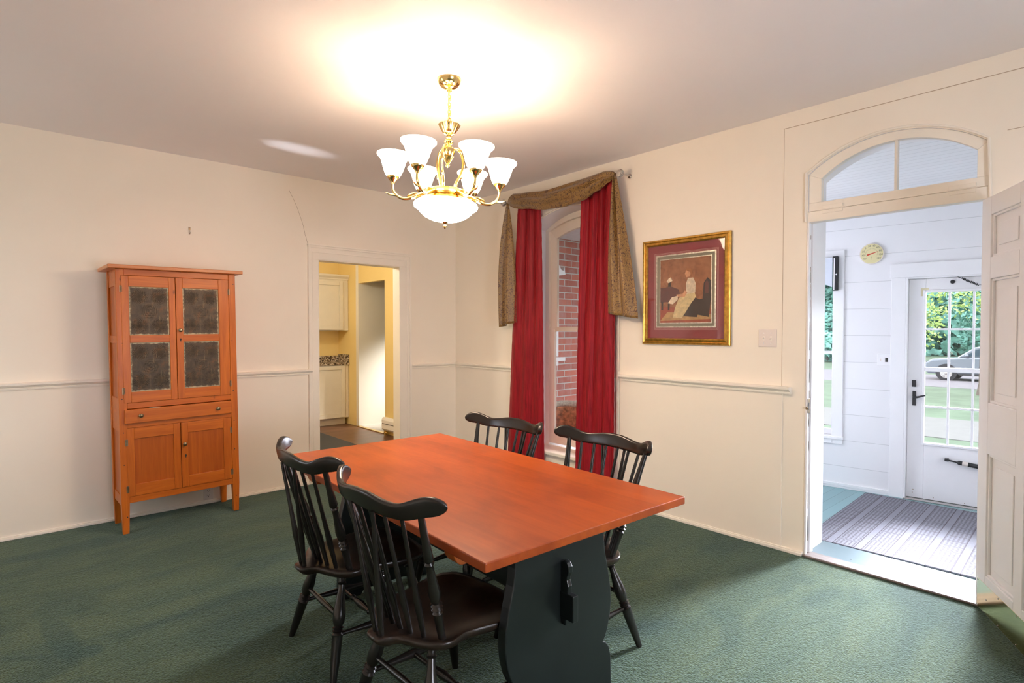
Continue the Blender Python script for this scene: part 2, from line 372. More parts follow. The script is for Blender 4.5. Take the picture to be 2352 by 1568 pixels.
M['shiplap'] = boards('white_wall_boards', (.83, .82, .83), 'Z', .231, .45, .012, .012, .62, .193)
M['entry_floor'] = boards('blue_green_floor_paint', (.17, .32, .34), 'Y', .085, .32, .03, .06, .45)
M['sill_paint'] = mat('pale_blue_sill_paint', (.085, .138, .158), .35, var=.06, vscale=8)
M['threshold'] = wood('worn_threshold_wood', (.14, .105, .09), (.24, .20, .185), scale=(14, 1, 14), rough=.45)
def entry_rug():
    m, nt, p = base('grey_waffle_mat'); vec = coords(nt); sx = nd(nt, 'ShaderNodeSeparateXYZ'); nt.links.new(vec, sx.inputs[0])
    x, y = sx.outputs[0], sx.outputs[1]
    fy = mth(nt, 'FRACT', mth(nt, 'DIVIDE', y, .165)); fx = mth(nt, 'FRACT', mth(nt, 'DIVIDE', x, .118))
    band = mth(nt, 'LESS_THAN', fy, .24)
    line = mth(nt, 'MAXIMUM', mth(nt, 'COMPARE', fy, .245, .018), mth(nt, 'COMPARE', fy, .985, .018))
    line = mth(nt, 'MAXIMUM', line, mth(nt, 'MULTIPLY', mth(nt, 'SUBTRACT', 1.0, band), mth(nt, 'COMPARE', fx, .05, .030)))
    d = mth(nt, 'MULTIPLY', mth(nt, 'SINE', mth(nt, 'MULTIPLY', mth(nt, 'ADD', x, y), 2*PI/.046)), mth(nt, 'SINE', mth(nt, 'MULTIPLY', mth(nt, 'SUBTRACT', x, y), 2*PI/.046)))
    dot = mth(nt, 'MULTIPLY', mth(nt, 'GREATER_THAN', d, .30), mth(nt, 'MULTIPLY', mth(nt, 'SUBTRACT', 1.0, band), mth(nt, 'GREATER_THAN', fx, .12)))
    k = mth(nt, 'MAXIMUM', line, dot)
    n = noise(nt, vec, 300, 2)
    c = mixnode(nt, k, ramp(nt, n, [(.3, (.16, .16, .19)), (.7, (.24, .24, .28))]), (.075, .065, .080))
    nt.links.new(c, p.inputs['Base Color']); p.inputs['Roughness'].default_value = .9; bump(nt, p, mth(nt, 'SUBTRACT', n, k), .5, .004); return m
M['mat'] = entry_rug()
def brick():
    m, nt, p = base('weathered_red_brick'); vec = coords(nt); sx = nd(nt, 'ShaderNodeSeparateXYZ'); nt.links.new(vec, sx.inputs[0])
    cb = nd(nt, 'ShaderNodeCombineXYZ'); nt.links.new(sx.outputs[0], cb.inputs[0]); nt.links.new(sx.outputs[2], cb.inputs[1])
    b = nd(nt, 'ShaderNodeTexBrick'); b.inputs['Scale'].default_value = 1; b.inputs['Brick Width'].default_value = .265; b.inputs['Row Height'].default_value = .086
    b.inputs['Mortar Size'].default_value = .007; b.inputs['Color1'].default_value = (.60, .20, .14, 1); b.inputs['Color2'].default_value = (.44, .16, .125, 1)
    b.inputs['Mortar'].default_value = (.62, .58, .54, 1); nt.links.new(cb.outputs[0], b.inputs['Vector'])
    n = noise(nt, vec, 9, 4); c = mixnode(nt, ramp(nt, n, [(.45, 0.0), (.8, .55)]), b.outputs['Color'], (.52, .38, .36))
    nt.links.new(c, p.inputs['Base Color']); p.inputs['Roughness'].default_value = .9; bump(nt, p, mth(nt, 'SUBTRACT', 1, b.outputs['Fac']), .8, .006); return m
M['brick'] = brick()
M['lawn'] = mat('mown_grass', (.105, .15, .10), .95, var=.22, vscale=1.2, bmp=.3, bscale=30)
M['road'] = mat('pale_gravel_drive', (.17, .16, .18), .9, var=.1, vscale=3)
M['walk'] = mat('pale_concrete_walk', (.17, .17, .167), .9, var=.05, vscale=3)
M['leaf'] = mat('blue_green_leaves', (.24, .50, .43), .6, var=.35, vscale=1.5)
M['leaf2'] = mat('yellow_green_leaves', (.42, .56, .18), .6, var=.3, vscale=3)
M['bark'] = mat('bark', (.10, .08, .07), .9, var=.3, vscale=10)
M['carpaint'] = mat('silver_car_paint', (.20, .225, .27), .25, .35, coat=.6)
M['carglass'] = mat('dark_car_glass', (.05, .08, .11), .08)
M['tyre'] = mat('tyre_rubber', (.03, .03, .035), .8)
M['wicker'] = mat('natural_wicker', (.88, .78, .64), .7, var=.25, vscale=60, bmp=.9, bscale=110, dist=.006)
M['wicker2'] = mat('rust_woven_cushion', (.62, .26, .13), .8, var=.55, vscale=22)
M['dial'] = mat('cream_dial', (.70, .62, .34), .5)
M['ink'] = mat('dial_ink', (.10, .09, .08), .6)
M['red_ink'] = mat('red_pointer', (.55, .045, .02), .5)
M['valance'] = mat('pale_grey_valance', (.62, .66, .74), .8)
M['black_cloth'] = mat('black_trim_cloth', (.012, .012, .014), .7)
M['cord'] = mat('pale_cord', (.62, .52, .44), .6)
M['tape'] = mat('yellowed_tape', (.66, .60, .40), .6)
M['soil'] = mat('porch_boards_grey', (.30, .33, .36), .6)
# ================================================================== SETTING: main room
HC = 2.756          # ceiling height
XW, YS = -5.0, -6.6 # west and south walls
T = .30             # east wall thickness
struct(B(XW-.2, 0, YS-.2, 0, -.05, 0).build('floor', M['carpet']))
struct(B(XW-.3, T, YS-.3, .11, HC, HC+.12).build('ceiling', M['ceil']))
def arc(y0, y1, zs, za, n=24):
    # points of a segmental arch from y0 to y1 springing at zs with apex za
    c = abs(y1-y0)/2; h = za-zs; r = (c*c+h*h)/(2*h); ym = (y0+y1)/2; zc = za-r
    a = math.asin(min(1, c/r)); sgn = 1 if y1 > y0 else -1
    return [(ym+sgn*r*math.sin(-a+2*a*k/n), zc+r*math.cos(-a+2*a*k/n)) for k in range(n+1)]
fx = lambda a, b, d: (d, a, b)     # polygon in the y,z plane extruded along x
fy = lambda a, b, d: (a, d, b)     # polygon in the x,z plane extruded along y
WY0, WY1, WZ0, WZS, WZA = -1.19, -2.13, .30, 2.345, 2.475      # window opening (y from north to south), sill, spring, apex
DY0, DY1, DZS, DZA = -3.64, -4.49, 2.345, 2.497                # door opening
def header(mb, ya, yb, zs, za, ztop, x0, x1, m=0):
    p = arc(ya, yb, zs, za)
    for (a, b), (c, d) in zip(p[:-1], p[1:]):
        mb.prism([(a, b), (c, d), (c, ztop), (a, ztop)], fx, x0, x1, m)
mb = MB()
mb.box(0, T, 0, WY0, 0, HC); mb.box(0, T, WY0, WY1, 0, WZ0); header(mb, WY0, WY1, WZS, WZA, HC, 0, T)
mb.box(0, T, WY1, DY0, 0, HC); header(mb, DY0, DY1, DZS, DZA, HC, 0, T); mb.box(0, T, DY1, YS-.2, 0, HC)
we = struct(mb.build('wall_east', [M['wall'], M['white']]))
for p in we.data.polygons:      # reveals and the entry side are painted white
    c = p.center
    if abs(p.normal.x) < .5 or p.normal.x > .5:
        if .01 < c.x: p.material_index = 1
KX0, KX1, KZ = -1.548, -.704, 2.035
TA = .11
mb = MB()
mb.box(XW-.2, KX0, 0, TA, 0, HC); mb.box(KX0, KX1, 0, TA, KZ, HC); mb.box(KX1, T+.1, 0, TA, 0, HC)
struct(mb.build('wall_north', M['wall']))
mb = MB()
mb.box(XW-.3, XW, YS, -1.35, 0, HC); mb.box(XW-.3, XW, -1.35, -.40, 0, .62); mb.box(XW-.3, XW, -1.35, -.40, 2.34, HC); mb.box(XW-.3, XW, -.40, .11, 0, HC)
struct(mb.build('wall_west', M['wall']))
mb = B(XW-.3, -2.95, YS-.3, YS, 0, HC); mb.box(-1.85, T, YS-.3, YS, 0, HC); mb.box(-2.95, -1.85, YS-.3, YS, 0, .62); mb.box(-2.95, -1.85, YS-.3, YS, 2.34, HC)
struct(mb.build('wall_south', M['wall']))
w6 = struct(empty('added_window'))  # unseen south window, made up to let the ceiling fill in
mb = MB(); y_ = YS-.2
mb.box(-2.95, -2.89, y_, y_+.05, .62, 2.34); mb.box(-1.91, -1.85, y_, y_+.05, .62, 2.34); mb.box(-2.95, -1.85, y_, y_+.05, .62, .70); mb.box(-2.95, -1.85, y_, y_+.05, 2.27, 2.34); mb.box(-2.95, -1.85, y_, y_+.05, 1.47, 1.51)
mb.build('window_frame', M['white'], w6, bevel=.003)
MB().box(-2.9, -1.9, y_+.02, y_+.024, .69, 2.28).build('glass_pane', M['glass'], w6)
# lower wall panels, chair rails, baseboards
ZR = .998
def rail_profile(): return [(0, 0), (.011, 0), (.013, .010), (.010, .014), (.020, .020), (.024, .026), (.033, .030), (.034, .042), (.028, .046), (0, .046)]
def rail(name, x0, x1, y0, y1, wall):
    mb = MB()
    if wall == 'E': mb.prism([(-a-.012, ZR-.002+b) for a, b in rail_profile()]+[(0, ZR-.002+.046), (0, ZR-.002)], lambda a, b, d: (a, d, b), y0, y1)
    else: mb.prism([(-a-.012, ZR-.002+b) for a, b in rail_profile()]+[(0, ZR-.002+.046), (0, ZR-.002)], lambda a, b, d: (d, a, b), x0, x1)
    return struct(mb.build(name, M['trim']))
rail('trim_1', 0, 0, 0, -1.06, 'E'); rail('trim_2', 0, 0, -2.24, -3.555, 'E')
rail('trim_3', -.575, 0, 0, 0, 'N'); rail('trim_4', XW, -1.615, 0, 0, 'N')
mb = MB(); mb.box(-.012, 0, 0, -1.06, 0, ZR+.01); mb.box(-.012, 0, -2.24, -3.505, 0, ZR+.01); mb.box(-.012, 0, -1.06, -2.24, 0, .27)
struct(mb.build('trim_5', M['wall'], bevel=.003))
mb = MB(); mb.box(-.57, 0, -.012, 0, 0, ZR+.01); mb.box(XW, -1.645, -.012, 0, 0, ZR+.01)
struct(mb.build('trim_6', M['wall'], bevel=.003))
mb = MB(); mb.box(-.030, 0, 0, DY0+.005, 0, .018); mb.box(-.021, 0, 0, DY0+.005, .018, .026)
struct(mb.build('baseboard_east', M['trim'], bevel=.003))
mb = MB(); mb.box(XW, KX0-.1, -.030, 0, 0, .018); mb.box(KX1+.13, 0, -.030, 0, 0, .018); mb.box(XW, KX0-.1, -.021, 0, .018, .026)
struct(mb.build('baseboard_north', M['trim'], bevel=.003))
# kitchen door casing
mb = MB()
mb.box(KX0-.094, KX0, -.018, 0, 0, KZ); mb.box(KX1, KX1+.128, -.018, 0, 0, KZ); mb.box(KX0-.094, KX1+.128, -.018, 0, KZ, KZ+.125)
mb.box(KX0-.096, KX0-.074, -.029, 0, 0, KZ+.105); mb.box(KX1+.108, KX1+.130, -.029, 0, 0, KZ+.105)
mb.box(KX0-.097, KX1+.131, -.030, 0, KZ+.105, KZ+.132); mb.box(KX0-.100, KX1+.134, -.038, 0, KZ+.122, KZ+.135)
mb.box(KX0-.06, KX0-.052, -.022, 0, 0, KZ+.062); mb.box(KX1+.078, KX1+.086, -.022, 0, 0, KZ+.062); mb.box(KX0-.06, KX1+.086, -.022, 0, KZ+.062, KZ+.070)
mb.box(KX0, KX0+.006, -.016, TA+.004, 0, KZ); mb.box(KX1-.006, KX1, -.016, TA+.004, 0, KZ); mb.box(KX0+.006, KX1-.006, -.016, TA+.004, KZ-.006, KZ)
struct(mb.build('trim_7', M['trim'], bevel=.003))
# crack in the plaster above the kitchen door and a board seam round the entry door
cr = [(-1.80, 2.62), (-1.760, 2.545), (-1.729, 2.476), (-1.700, 2.395), (-1.676, 2.321), (-1.662, 2.25), (-1.655, 2.232), (-1.640, 2.175)]
struct(MB().tube([(x, -.0006, z) for x, z in cr], .0014, 5).build('trim_8', mat('plaster_crack', (.42, .33, .25), .9)))
seam = mat('panel_seam', (.50, .39, .28), .9)
mb = MB()
mb.box(-.0012, 0, -3.494, -6.0, 2.659, 2.6625); mb.box(-.0012, 0, -3.494, -3.4965, 1.0, 2.661); mb.box(-.0012, 0, -4.56, -6.0, 2.375, 2.378)
struct(mb.build('trim_9', seam))
def arc_band(mb, inner, outer, x0, x1, m=0):     # one continuous arched bar between two arcs
    return mb.rings([[(x0, *a), (x0, *b), (x1, *b), (x1, *a)] for a, b in zip(inner, outer)], True, True, m, smooth=False)
# ---- arched transom over the entry door (window_2)
mb = MB()
ao = arc(DY0, DY1, DZS, DZA, 28)
# recessed bead that follows the opening's edge
bead = [(DY0+.004, 2.05)]+[(a, b) for a, b in ao]+[(DY1-.004, 2.05)]
GY0, GY1, GZ0, GZS, GZA = -3.712, -4.445, 2.172, 2.312, 2.448
ai = arc(GY0, GY1, GZS, GZA, 28)
arc_band(mb, ai, ao, .012, .055)
mb.prism([(GY0, GZ0), ai[0], ao[0], (DY0, GZ0)], fx, .012, .055); mb.prism([(GY1, GZ0), ai[-1], ao[-1], (DY1, GZ0)], fx, .012, .055)
mb.box(.012, .055, DY0, DY1, 2.122, GZ0)
mb.box(.014, .050, -4.085, -4.100, GZ0, 2.452)
tr = struct(mb.build('window_2', M['trim'], bevel=.003))
mb = MB(); p = [(GY0, GZ0)]+ai+[(GY1, GZ0)]
mb.prism(p, fx, .030, .034); mb.build('glass_pane', M['glass'], tr)
B(.002, .062, DY0, DY1, 2.055, 2.119).build('transom_bar', M['trim'], tr, bevel=.004)
for yy in (-3.778, -4.388):
    h = MB(); h.box(-.001, .012, yy-.055, yy+.055, 2.098, 2.146); h.turned((-.004, yy-.058, 2.121), (-.004, yy+.058, 2.121), [(0, .004), (1, .004)], 8)
    h.turned((-.004, yy-.066, 2.121), (-.004, yy-.056, 2.121), [(0, .001), (.5, .0055), (1, .004)], 8)
    h.build('hinge', M['trim'], tr, bevel=.001)
# moulding bead round the arch
mb = MB(); mb.tube([(-.004, a, b) for a, b in [(DY0+.012, 2.06)]+[(a+(.012 if i == 0 else 0), b+.012) for i, (a, b) in enumerate(ao)]+[(DY1-.012, 2.06)]], .0075, 8)
struct(mb.build('trim_10', M['trim']))
# door jamb stops and chipped paint line, strike plate
mb = MB(); mb.box(-.006, .02, DY0, DY0-.012, 0, 2.055); mb.box(.045, .10, DY0, DY0-.016, 0, 2.055); mb.box(.02, .045, DY0, DY0-.006, 0, 2.055)
mb.box(0, .10, DY1, DY1+.012, 0, 2.055)
jb = struct(mb.build('trim_11', M['white'], bevel=.002))
mb = MB()
for k in range(46):
    z = random.uniform(.05, 2.0); L = random.uniform(.01, .07)
    mb.box(.018, .024, DY0-.0125, DY0-.0075, z, min(2.04, z+L))
mb.build('chipped_edge', M['chip'], jb)
t = tag(empty('strike_plate', (.01, DY0-.012, .931)), 'small metal door strike plate on the chipped entry door jamb', 'strike plate')
s_ = MB(); s_.box(-.012, .022, -.003, 0, -.045, .045); s_.build('plate', M['old_brass'], t, bevel=.002)
s_ = MB(); s_.box(-.004, .010, -.004, -.0028, -.022, .022); s_.build('latch_hole', M['dark_slot'], t)
s_ = MB(); s_.turned((-.012, -.002, -.012), (-.030, -.002, -.012), [(0, .004), (.6, .004), (.61, .009), (1, .008)], 10); s_.build('stub_knob', M['old_brass'], t)
# threshold boards
struct(B(-.025, .075, DY0, DY1, 0, .014).build('trim_12', M['threshold'], bevel=.006))
mb = B(.075, .33, DY0, DY1, 0, .010)
for px, py in ((.13, -3.86), (.10, -4.42), (.2, -4.15)): mb.turned((px, py, .0095), (px, py, .0108), [(0, .006), (1, .006)], 10, 1)
struct(mb.build('trim_13', [M['sill_paint'], M['dark_slot']], bevel=.002))
# ---- open panelled entry door (door_1)
LD = Vector((-.885, -.466, 0)); LN = Vector((-LD.y, LD.x, 0))   # along the leaf, and its normal
d1 = struct(empty('door_1', (-.010, -4.492, .012), math.atan2(LD.y, LD.x)))
# local x along leaf, local y = normal; which side faces the room camera?
side = 1 if (CAM-Vector((-.01, -4.492, 0))).dot(LN) > 0 else -1
LW, LH, TH = .845, 2.034, .044
ST = .102; pans = [(.185, .785), (1.035, 1.635), (1.74, 1.945)]; cols = [(ST, .385), (.460, LW-ST)]
mb = MB()
for x0, x1 in ((0, ST), (.385, .460), (LW-ST, LW)): mb.box(x0, x1, -TH/2, TH/2, 0, LH)
zs = [0]+[z for p_ in pans for z in p_]+[LH]
for k in range(0, len(zs), 2):
    for x0, x1 in cols: mb.box(x0, x1, -TH/2, TH/2, zs[k], zs[k+1])
mb.build('door_frame', M['white'], d1, bevel=.003)
for (x0, x1) in cols:
    for (z0, z1) in pans:
        pm = MB(); pm.box(x0, x1, -.004, .004, z0, z1)
        for sg in (1, -1):   # raised field and sticking
            pm.box(x0+.05, x1-.05, sg*.004, sg*.009, z0+.05, z1-.05)
            for a in ((x0, x0+.012, z0, z1), (x1-.012, x1, z0, z1), (x0, x1, z0, z0+.012), (x0, x1, z1-.012, z1)):
                pm.box(a[0], a[1], sg*.004, sg*.015, a[2], a[3])
        pm.build('door_panel', M['white'], d1, bevel=.003)
kp = MB(); kp.box(.022, LW-.02, side*TH/2, side*(TH/2+.0015), .004, .146); kpo = kp.build('kick_plate', M['brass_plate'], d1, label='shiny brass kick plate')
for px, pz in [(.03, .012), (.03, .137), (.125, .075), (.25, .012), (.25, .137), (.42, .012), (.42, .137), (.6, .012), (.6, .137), (.8, .012), (.8, .137)]:
    MB().turned((px, side*(TH/2+.001), pz), (px, side*(TH/2+.004), pz), [(0, .004), (1, .003)], 8).build('screw', M['steel'], kpo)
for pz in (.25, 1.0, 1.8):
    MB().turned((-.004, -side*TH/2, pz), (-.004, -side*TH/2, pz+.09), [(0, .006), (1, .006)], 8).build('hinge', M['white'], d1)
MB().turned((LW-.06, side*TH/2, .95), (LW-.06, side*(TH/2+.055), .95), [(0, .024), (.1, .022), (.3, .010), (.55, .012), (.7, .027), (.9, .024), (1, .01)], 16).build('door_knob', M['old_brass'], d1)

# ---- deep arched window on the east wall (window_1)
XS = .215
w1 = struct(empty('window_1', (0, 0, 0)))
mb = MB(); ao = arc(WY0, WY1, WZS, WZA, 28); am = arc(WY0-.045, WY1+.045, WZS-.01, WZA-.055, 28); ai = arc(WY0-.125, WY1+.125, WZS-.085, WZA-.145, 28)
arc_band(mb, am, ao, XS-.02, XS+.05)
mb.prism([(WY0, WZ0), (WY0-.045, WZ0), am[0], ao[0]], fx, XS-.02, XS+.05); mb.prism([(WY1, WZ0), (WY1+.045, WZ0), am[-1], ao[-1]], fx, XS-.02, XS+.05)
mb.build('window_frame', M['trim'], w1, bevel=.003)
mb = MB()
arc_band(mb, ai, am, XS+.008, XS+.040)
ZM = 1.405
mb.prism([(WY0-.045, ZM), (WY0-.125, ZM), ai[0], am[0]], fx, XS+.008, XS+.040); mb.prism([(WY1+.045, ZM), (WY1+.125, ZM), ai[-1], am[-1]], fx, XS+.008, XS+.040)
mb.box(XS-.004, XS+.040, WY0-.045, WY1+.045, ZM-.022, ZM+.022)
us = mb.build('upper_sash', M['trim'], w1, bevel=.003)
MB().prism([(WY0-.125, ZM+.02)]+ai+[(WY1+.125, ZM+.02)], fx, XS+.022, XS+.026).build('glass_pane', M['glass'], us)
mb = MB(); XL = XS-.012
mb.box(XL, XL+.034, WY0-.045, WY0-.110, WZ0+.02, ZM); mb.box(XL, XL+.034, WY1+.045, WY1+.110, WZ0+.02, ZM)
mb.box(XL-.001, XL+.035, WY0-.045, WY1+.045, WZ0+.02, WZ0+.115)
ls = mb.build('lower_sash', M['trim'], w1, bevel=.003)
MB().box(XL+.014, XL+.018, WY0-.105, WY1+.105, WZ0+.11, ZM).build('glass_pane', M['glass'], ls)
mb = MB(); mb.box(-.045, XS, WY0+.05, WY1-.05, WZ0-.03, WZ0+.002); mb.build('window_stool', M['trim'], w1, bevel=.006)
# moulded casing on the room side
mb = MB()
for off, w, d in ((.006, .020, .016), (.026, .050, .010), (.076, .022, .022)):
    a0 = arc(WY0+off, WY1-off, WZS, WZA+off, 28); a1 = arc(WY0+off+w, WY1-off-w, WZS, WZA+off+w, 28)
    arc_band(mb, a0, a1, -d, 0)
    mb.box(-d, 0, WY0+off, WY0+off+w, .27, WZS); mb.box(-d, 0, WY1-off, WY1-off-w, .27, WZS)
struct(mb.build('trim_14', M['trim'], bevel=.002))

# ---- west window with a sheer (only its reflection shows)
w3 = struct(empty('window_4', (0, 0, 0)))
mb = MB(); x0 = XW-.18
mb.box(x0, x0+.05, -1.35, -1.29, .62, 2.34); mb.box(x0, x0+.05, -.46, -.40, .62, 2.34); mb.box(x0, x0+.05, -1.35, -.40, .62, .70); mb.box(x0, x0+.05, -1.35, -.40, 2.27, 2.34); mb.box(x0, x0+.05, -1.35, -.40, 1.47, 1.51)
mb.build('window_frame', M['white'], w3, bevel=.003)
MB().box(x0+.02, x0+.024, -1.3, -.45, .69, 2.28).build('glass_pane', M['glass'], w3)
# ================================================================== SETTING: kitchen beyond the north wall
KB, KR = 3.16, .10          # back and right wall of the kitchen
struct(B(-3.2, 1.6, TA, KB+.1, -.05, 0).build('floor_kitchen', M['kfloor']))
struct(B(-3.2, 1.7, TA, KB+.1, HC, HC+.1).build('ceiling_kitchen', M['ceil']))
struct(B(-3.2, KR, KB, KB+.1, 0, HC).build('wall_kitchen_north', M['kyellow']))
struct(B(-3.3, -3.2, TA, KB+.1, 0, HC).build('wall_kitchen_west', M['kyellow']))
mb = B(KR, KR+.08, TA, 1.74, 0, HC); mb.box(KR, KR+.08, 1.74, 2.50, 2.065, HC); mb.box(KR, KR+.08, 2.58, KB, 0, HC)
struct(mb.build('wall_kitchen_east', M['kyellow']))
mb = B(KR, 1.6, 2.50, 2.58, 0, HC); mb.box(1.6, 1.7, .8, 2.58, 0, HC); mb.box(KR+.08, 1.6, .72, .8, 0, HC)
struct(mb.build('wall_passage', M['kwhite']))
struct(B(KR+.015, 1.6, .8, 2.5, 0, .012).build('floor_passage', mat('pale_passage_carpet', (.50, .47, .42), .95, var=.2, vscale=120, bmp=.4, bscale=200)))
struct(B(KR-.03, KR+.02, 1.74, 2.50, 0, .014).build('trim_15', M['brass'], bevel=.004))
def shaker(parent, name, x0, x1, z0, z1, y, knob, mm):
    d = MB(); s = .058
    d.box(x0, x0+s, y-.02, y, z0, z1); d.box(x1-s, x1, y-.02, y, z0, z1); d.box(x0+s, x1-s, y-.02, y, z0, z0+s); d.box(x0+s, x1-s, y-.02, y, z1-s, z1); d.box(x0+s, x1-s, y-.009, y, z0+s, z1-s)
    o = d.build(name, mm, parent, bevel=.0025)
    MB().turned((knob[0], y-.020, knob[1]), (knob[0], y-.046, knob[1]), [(0, .005), (.4, .005), (.5, .013), (.85, .013), (1, .006)], 12).build('knob', M['steel'], o, label='small nickel knob')
    return o
uc = tag(empty('wall_cabinet', (0, 0, 0)), 'cream upper kitchen cabinet hung above the granite counter', 'cabinet')
UY = 2.82
mb = B(-1.2, KR-.004, UY, KB-.002, 1.385, 2.13); mb.build('body', M['kcab'], uc, bevel=.002)
shaker(uc, 'door', -.43, .012, 1.395, 2.10, UY, (-.395, 1.455), M['kcab']); shaker(uc, 'door', -.88, -.438, 1.395, 2.10, UY, (-.475, 1.455), M['kcab'])
mb = MB(); mb.prism([(UY+.02, 2.12), (UY-.012, 2.125), (UY-.016, 2.145), (UY-.045, 2.175), (UY-.048, 2.20), (UY+.02, 2.20)], fx, -1.2, KR-.004); mb.build('cornice', M['kcab'], uc)
bc = tag(empty('base_cabinet', (0, 0, 0)), 'cream base kitchen cabinet under the granite counter', 'cabinet')
mb = B(-1.2, KR-.004, UY, KB-.002, .10, .880); mb.box(-1.2, KR-.03, UY+.06, KB-.002, 0, .10); mb.build('body', M['kcab'], bc, bevel=.002)
shaker(bc, 'door', -.43, .035, .110, .872, UY, (-.395, .815), M['kcab']); shaker(bc, 'door', -.90, -.438, .110, .872, UY, (-.475, .815), M['kcab'])
ct = tag(empty('countertop', (0, 0, .88)), 'speckled brown granite counter with matching backsplash', 'countertop')
B(-1.2, KR-.004, UY-.03, KB-.002, .0005, .036).build('slab', M['granite'], ct, bevel=.003); B(-1.2, KR-.02, KB-.022, KB-.002, .036, .125).build('backsplash', M['granite'], ct, bevel=.003)
sp = B(KR-.022, KR-.002, UY-.02, KB-.022, .036, .150).build('side_splash', M['granite'], ct, bevel=.003)
ht = tag(empty('baseboard_heater', (0, 0, 0)), 'white baseboard heater low on the yellow kitchen wall', 'heater')
mb = MB(); mb.prism([(KR-.002, .06), (KR-.002, .23), (KR-.05, .235), (KR-.068, .20), (KR-.068, .085), (KR-.05, .06)], fy, .5, 1.715); mb.build('cover', M['white'], ht, bevel=.004)
B(KR-.0695, KR-.066, .52, 1.70, .15, .158).build('louver', M['dark_slot'], ht)
mb = MB(); mb.turned((KR-.035, 1.68, .0), (KR-.035, 1.68, .06), [(0, .016), (1, .016)], 12); mb.turned((KR-.035, 1.62, .03), (KR-.035, 1.70, .03), [(0, .012), (1, .012)], 10); mb.build('valve', M['brass'], ht)
kr = tag(B(-1.5, -.53, .35, 2.55, .0005, .009).build('kitchen_rug', M['rug_grey'], bevel=.003), 'dark charcoal rug on the brown kitchen floor', 'rug')

# ================================================================== SETTING: entry porch beyond the east wall
P0 = Vector((1.803, -3.113, 0)); FD = Vector((.124, -.9923, 0)).normalized(); FN = Vector((FD.y, -FD.x, 0))  # FN points into the entry (-x)
if FN.x > 0: FN = -FN
FA = math.atan2(FD.y, FD.x)
# frame of the far wall: local x along FD, local y into the outside, z up
FM = Matrix(((FD.x, -FN.x, 0, P0.x), (FD.y, -FN.y, 0, P0.y), (0, 0, 1, 0), (0, 0, 0, 1)))
def far(o):     # put an object with far-wall local coordinates in its place
    o.matrix_world = FM; return o
EC = 2.53
struct(B(T, 3.2, -6.2, -2.1, -.05, 0).build('floor_entry', M['entry_floor']))
struct(B(T, 3.2, -6.2, -2.1, EC, EC+.1).build('ceiling_entry', M['beadboard']))
mb = MB()
DS0, DS1, DZ1 = .605, 1.475, 1.83          # exterior door opening
VS0, VS1, VZ0, VZ1 = -.72, .085, .46, 2.05  # window opening
mb.box(-.95, VS0, 0, .16, 0, EC); mb.box(VS0, VS1, 0, .16, 0, VZ0); mb.box(VS0, VS1, 0, .16, VZ1, EC); mb.box(VS1, DS0, 0, .16, 0, EC)
mb.box(DS0, DS1, 0, .16, DZ1, EC); mb.box(DS1, 3.1, 0, .16, 0, EC)
wf = far(struct(mb.build('wall_entry_east', M['shiplap'])))
struct(B(T, 1.70, -2.18, -2.10, 0, EC).build('wall_entry_north', M['shiplap']))
mb = B(T, .45, -5.75, -5.65, 0, EC); mb.box(1.75, 2.4, -5.75, -5.65, 0, EC); mb.box(.45, 1.75, -5.75, -5.65, 0, .55); mb.box(.45, 1.75, -5.75, -5.65, 2.2, EC)  # unseen opening made up for the added entry fill
struct(mb.build('wall_entry_south', M['shiplap']))
mb = B(-.95, .60, -.018, 0, .02, .045); mb.box(-.95, .505, -.014, 0, 0, .02)
far(struct(mb.build('baseboard_entry', M['white'], bevel=.003)))
# casings
mb = MB(); mb.box(.505, DS0, -.022, 0, 0, DZ1); mb.box(DS1, DS1+.1, -.022, 0, 0, DZ1); mb.box(.495, DS1+.11, -.026, 0, DZ1, DZ1+.115)
mb.box(DS0, DS0+.014, -.022, .16, 0, DZ1); mb.box(DS1-.014, DS1, -.022, .16, 0, DZ1); mb.box(DS0, DS1, -.022, .16, DZ1-.012, DZ1)
far(struct(mb.build('trim_16', M['white'], bevel=.003)))
mb = MB(); mb.box(VS1-.012, .158, -.02, 0, .39, 2.10); mb.box(VS0-.08, VS0+.012, -.02, 0, .39, 2.10); mb.box(VS0, VS1, -.02, 0, VZ1-.012, 2.10); mb.box(VS0, VS1, -.02, 0, .39, VZ0)
mb.box(VS0-.1, .165, -.035, 0, VZ0-.028, VZ0-.006)
far(struct(mb.build('trim_17', M['white'], bevel=.003)))
w4 = far(struct(empty('window_3')))
mb = MB(); mb.box(VS0, VS0+.05, .05, .09, VZ0, VZ1); mb.box(VS1-.028, VS1, .05, .09, VZ0, VZ1); mb.box(VS0, VS1, .05, .09, VZ0, VZ0+.05); mb.box(VS0, VS1, .05, .09, VZ1-.04, VZ1); mb.box(VS0, VS1, .05, .09, 1.18, 1.21)
o = mb.build('window_frame', M['white'], w4, bevel=.003); o2 = MB().box(VS0+.04, VS1-.02, .068, .071, VZ0+.04, VZ1-.03).build('glass_pane', M['glass'], w4)
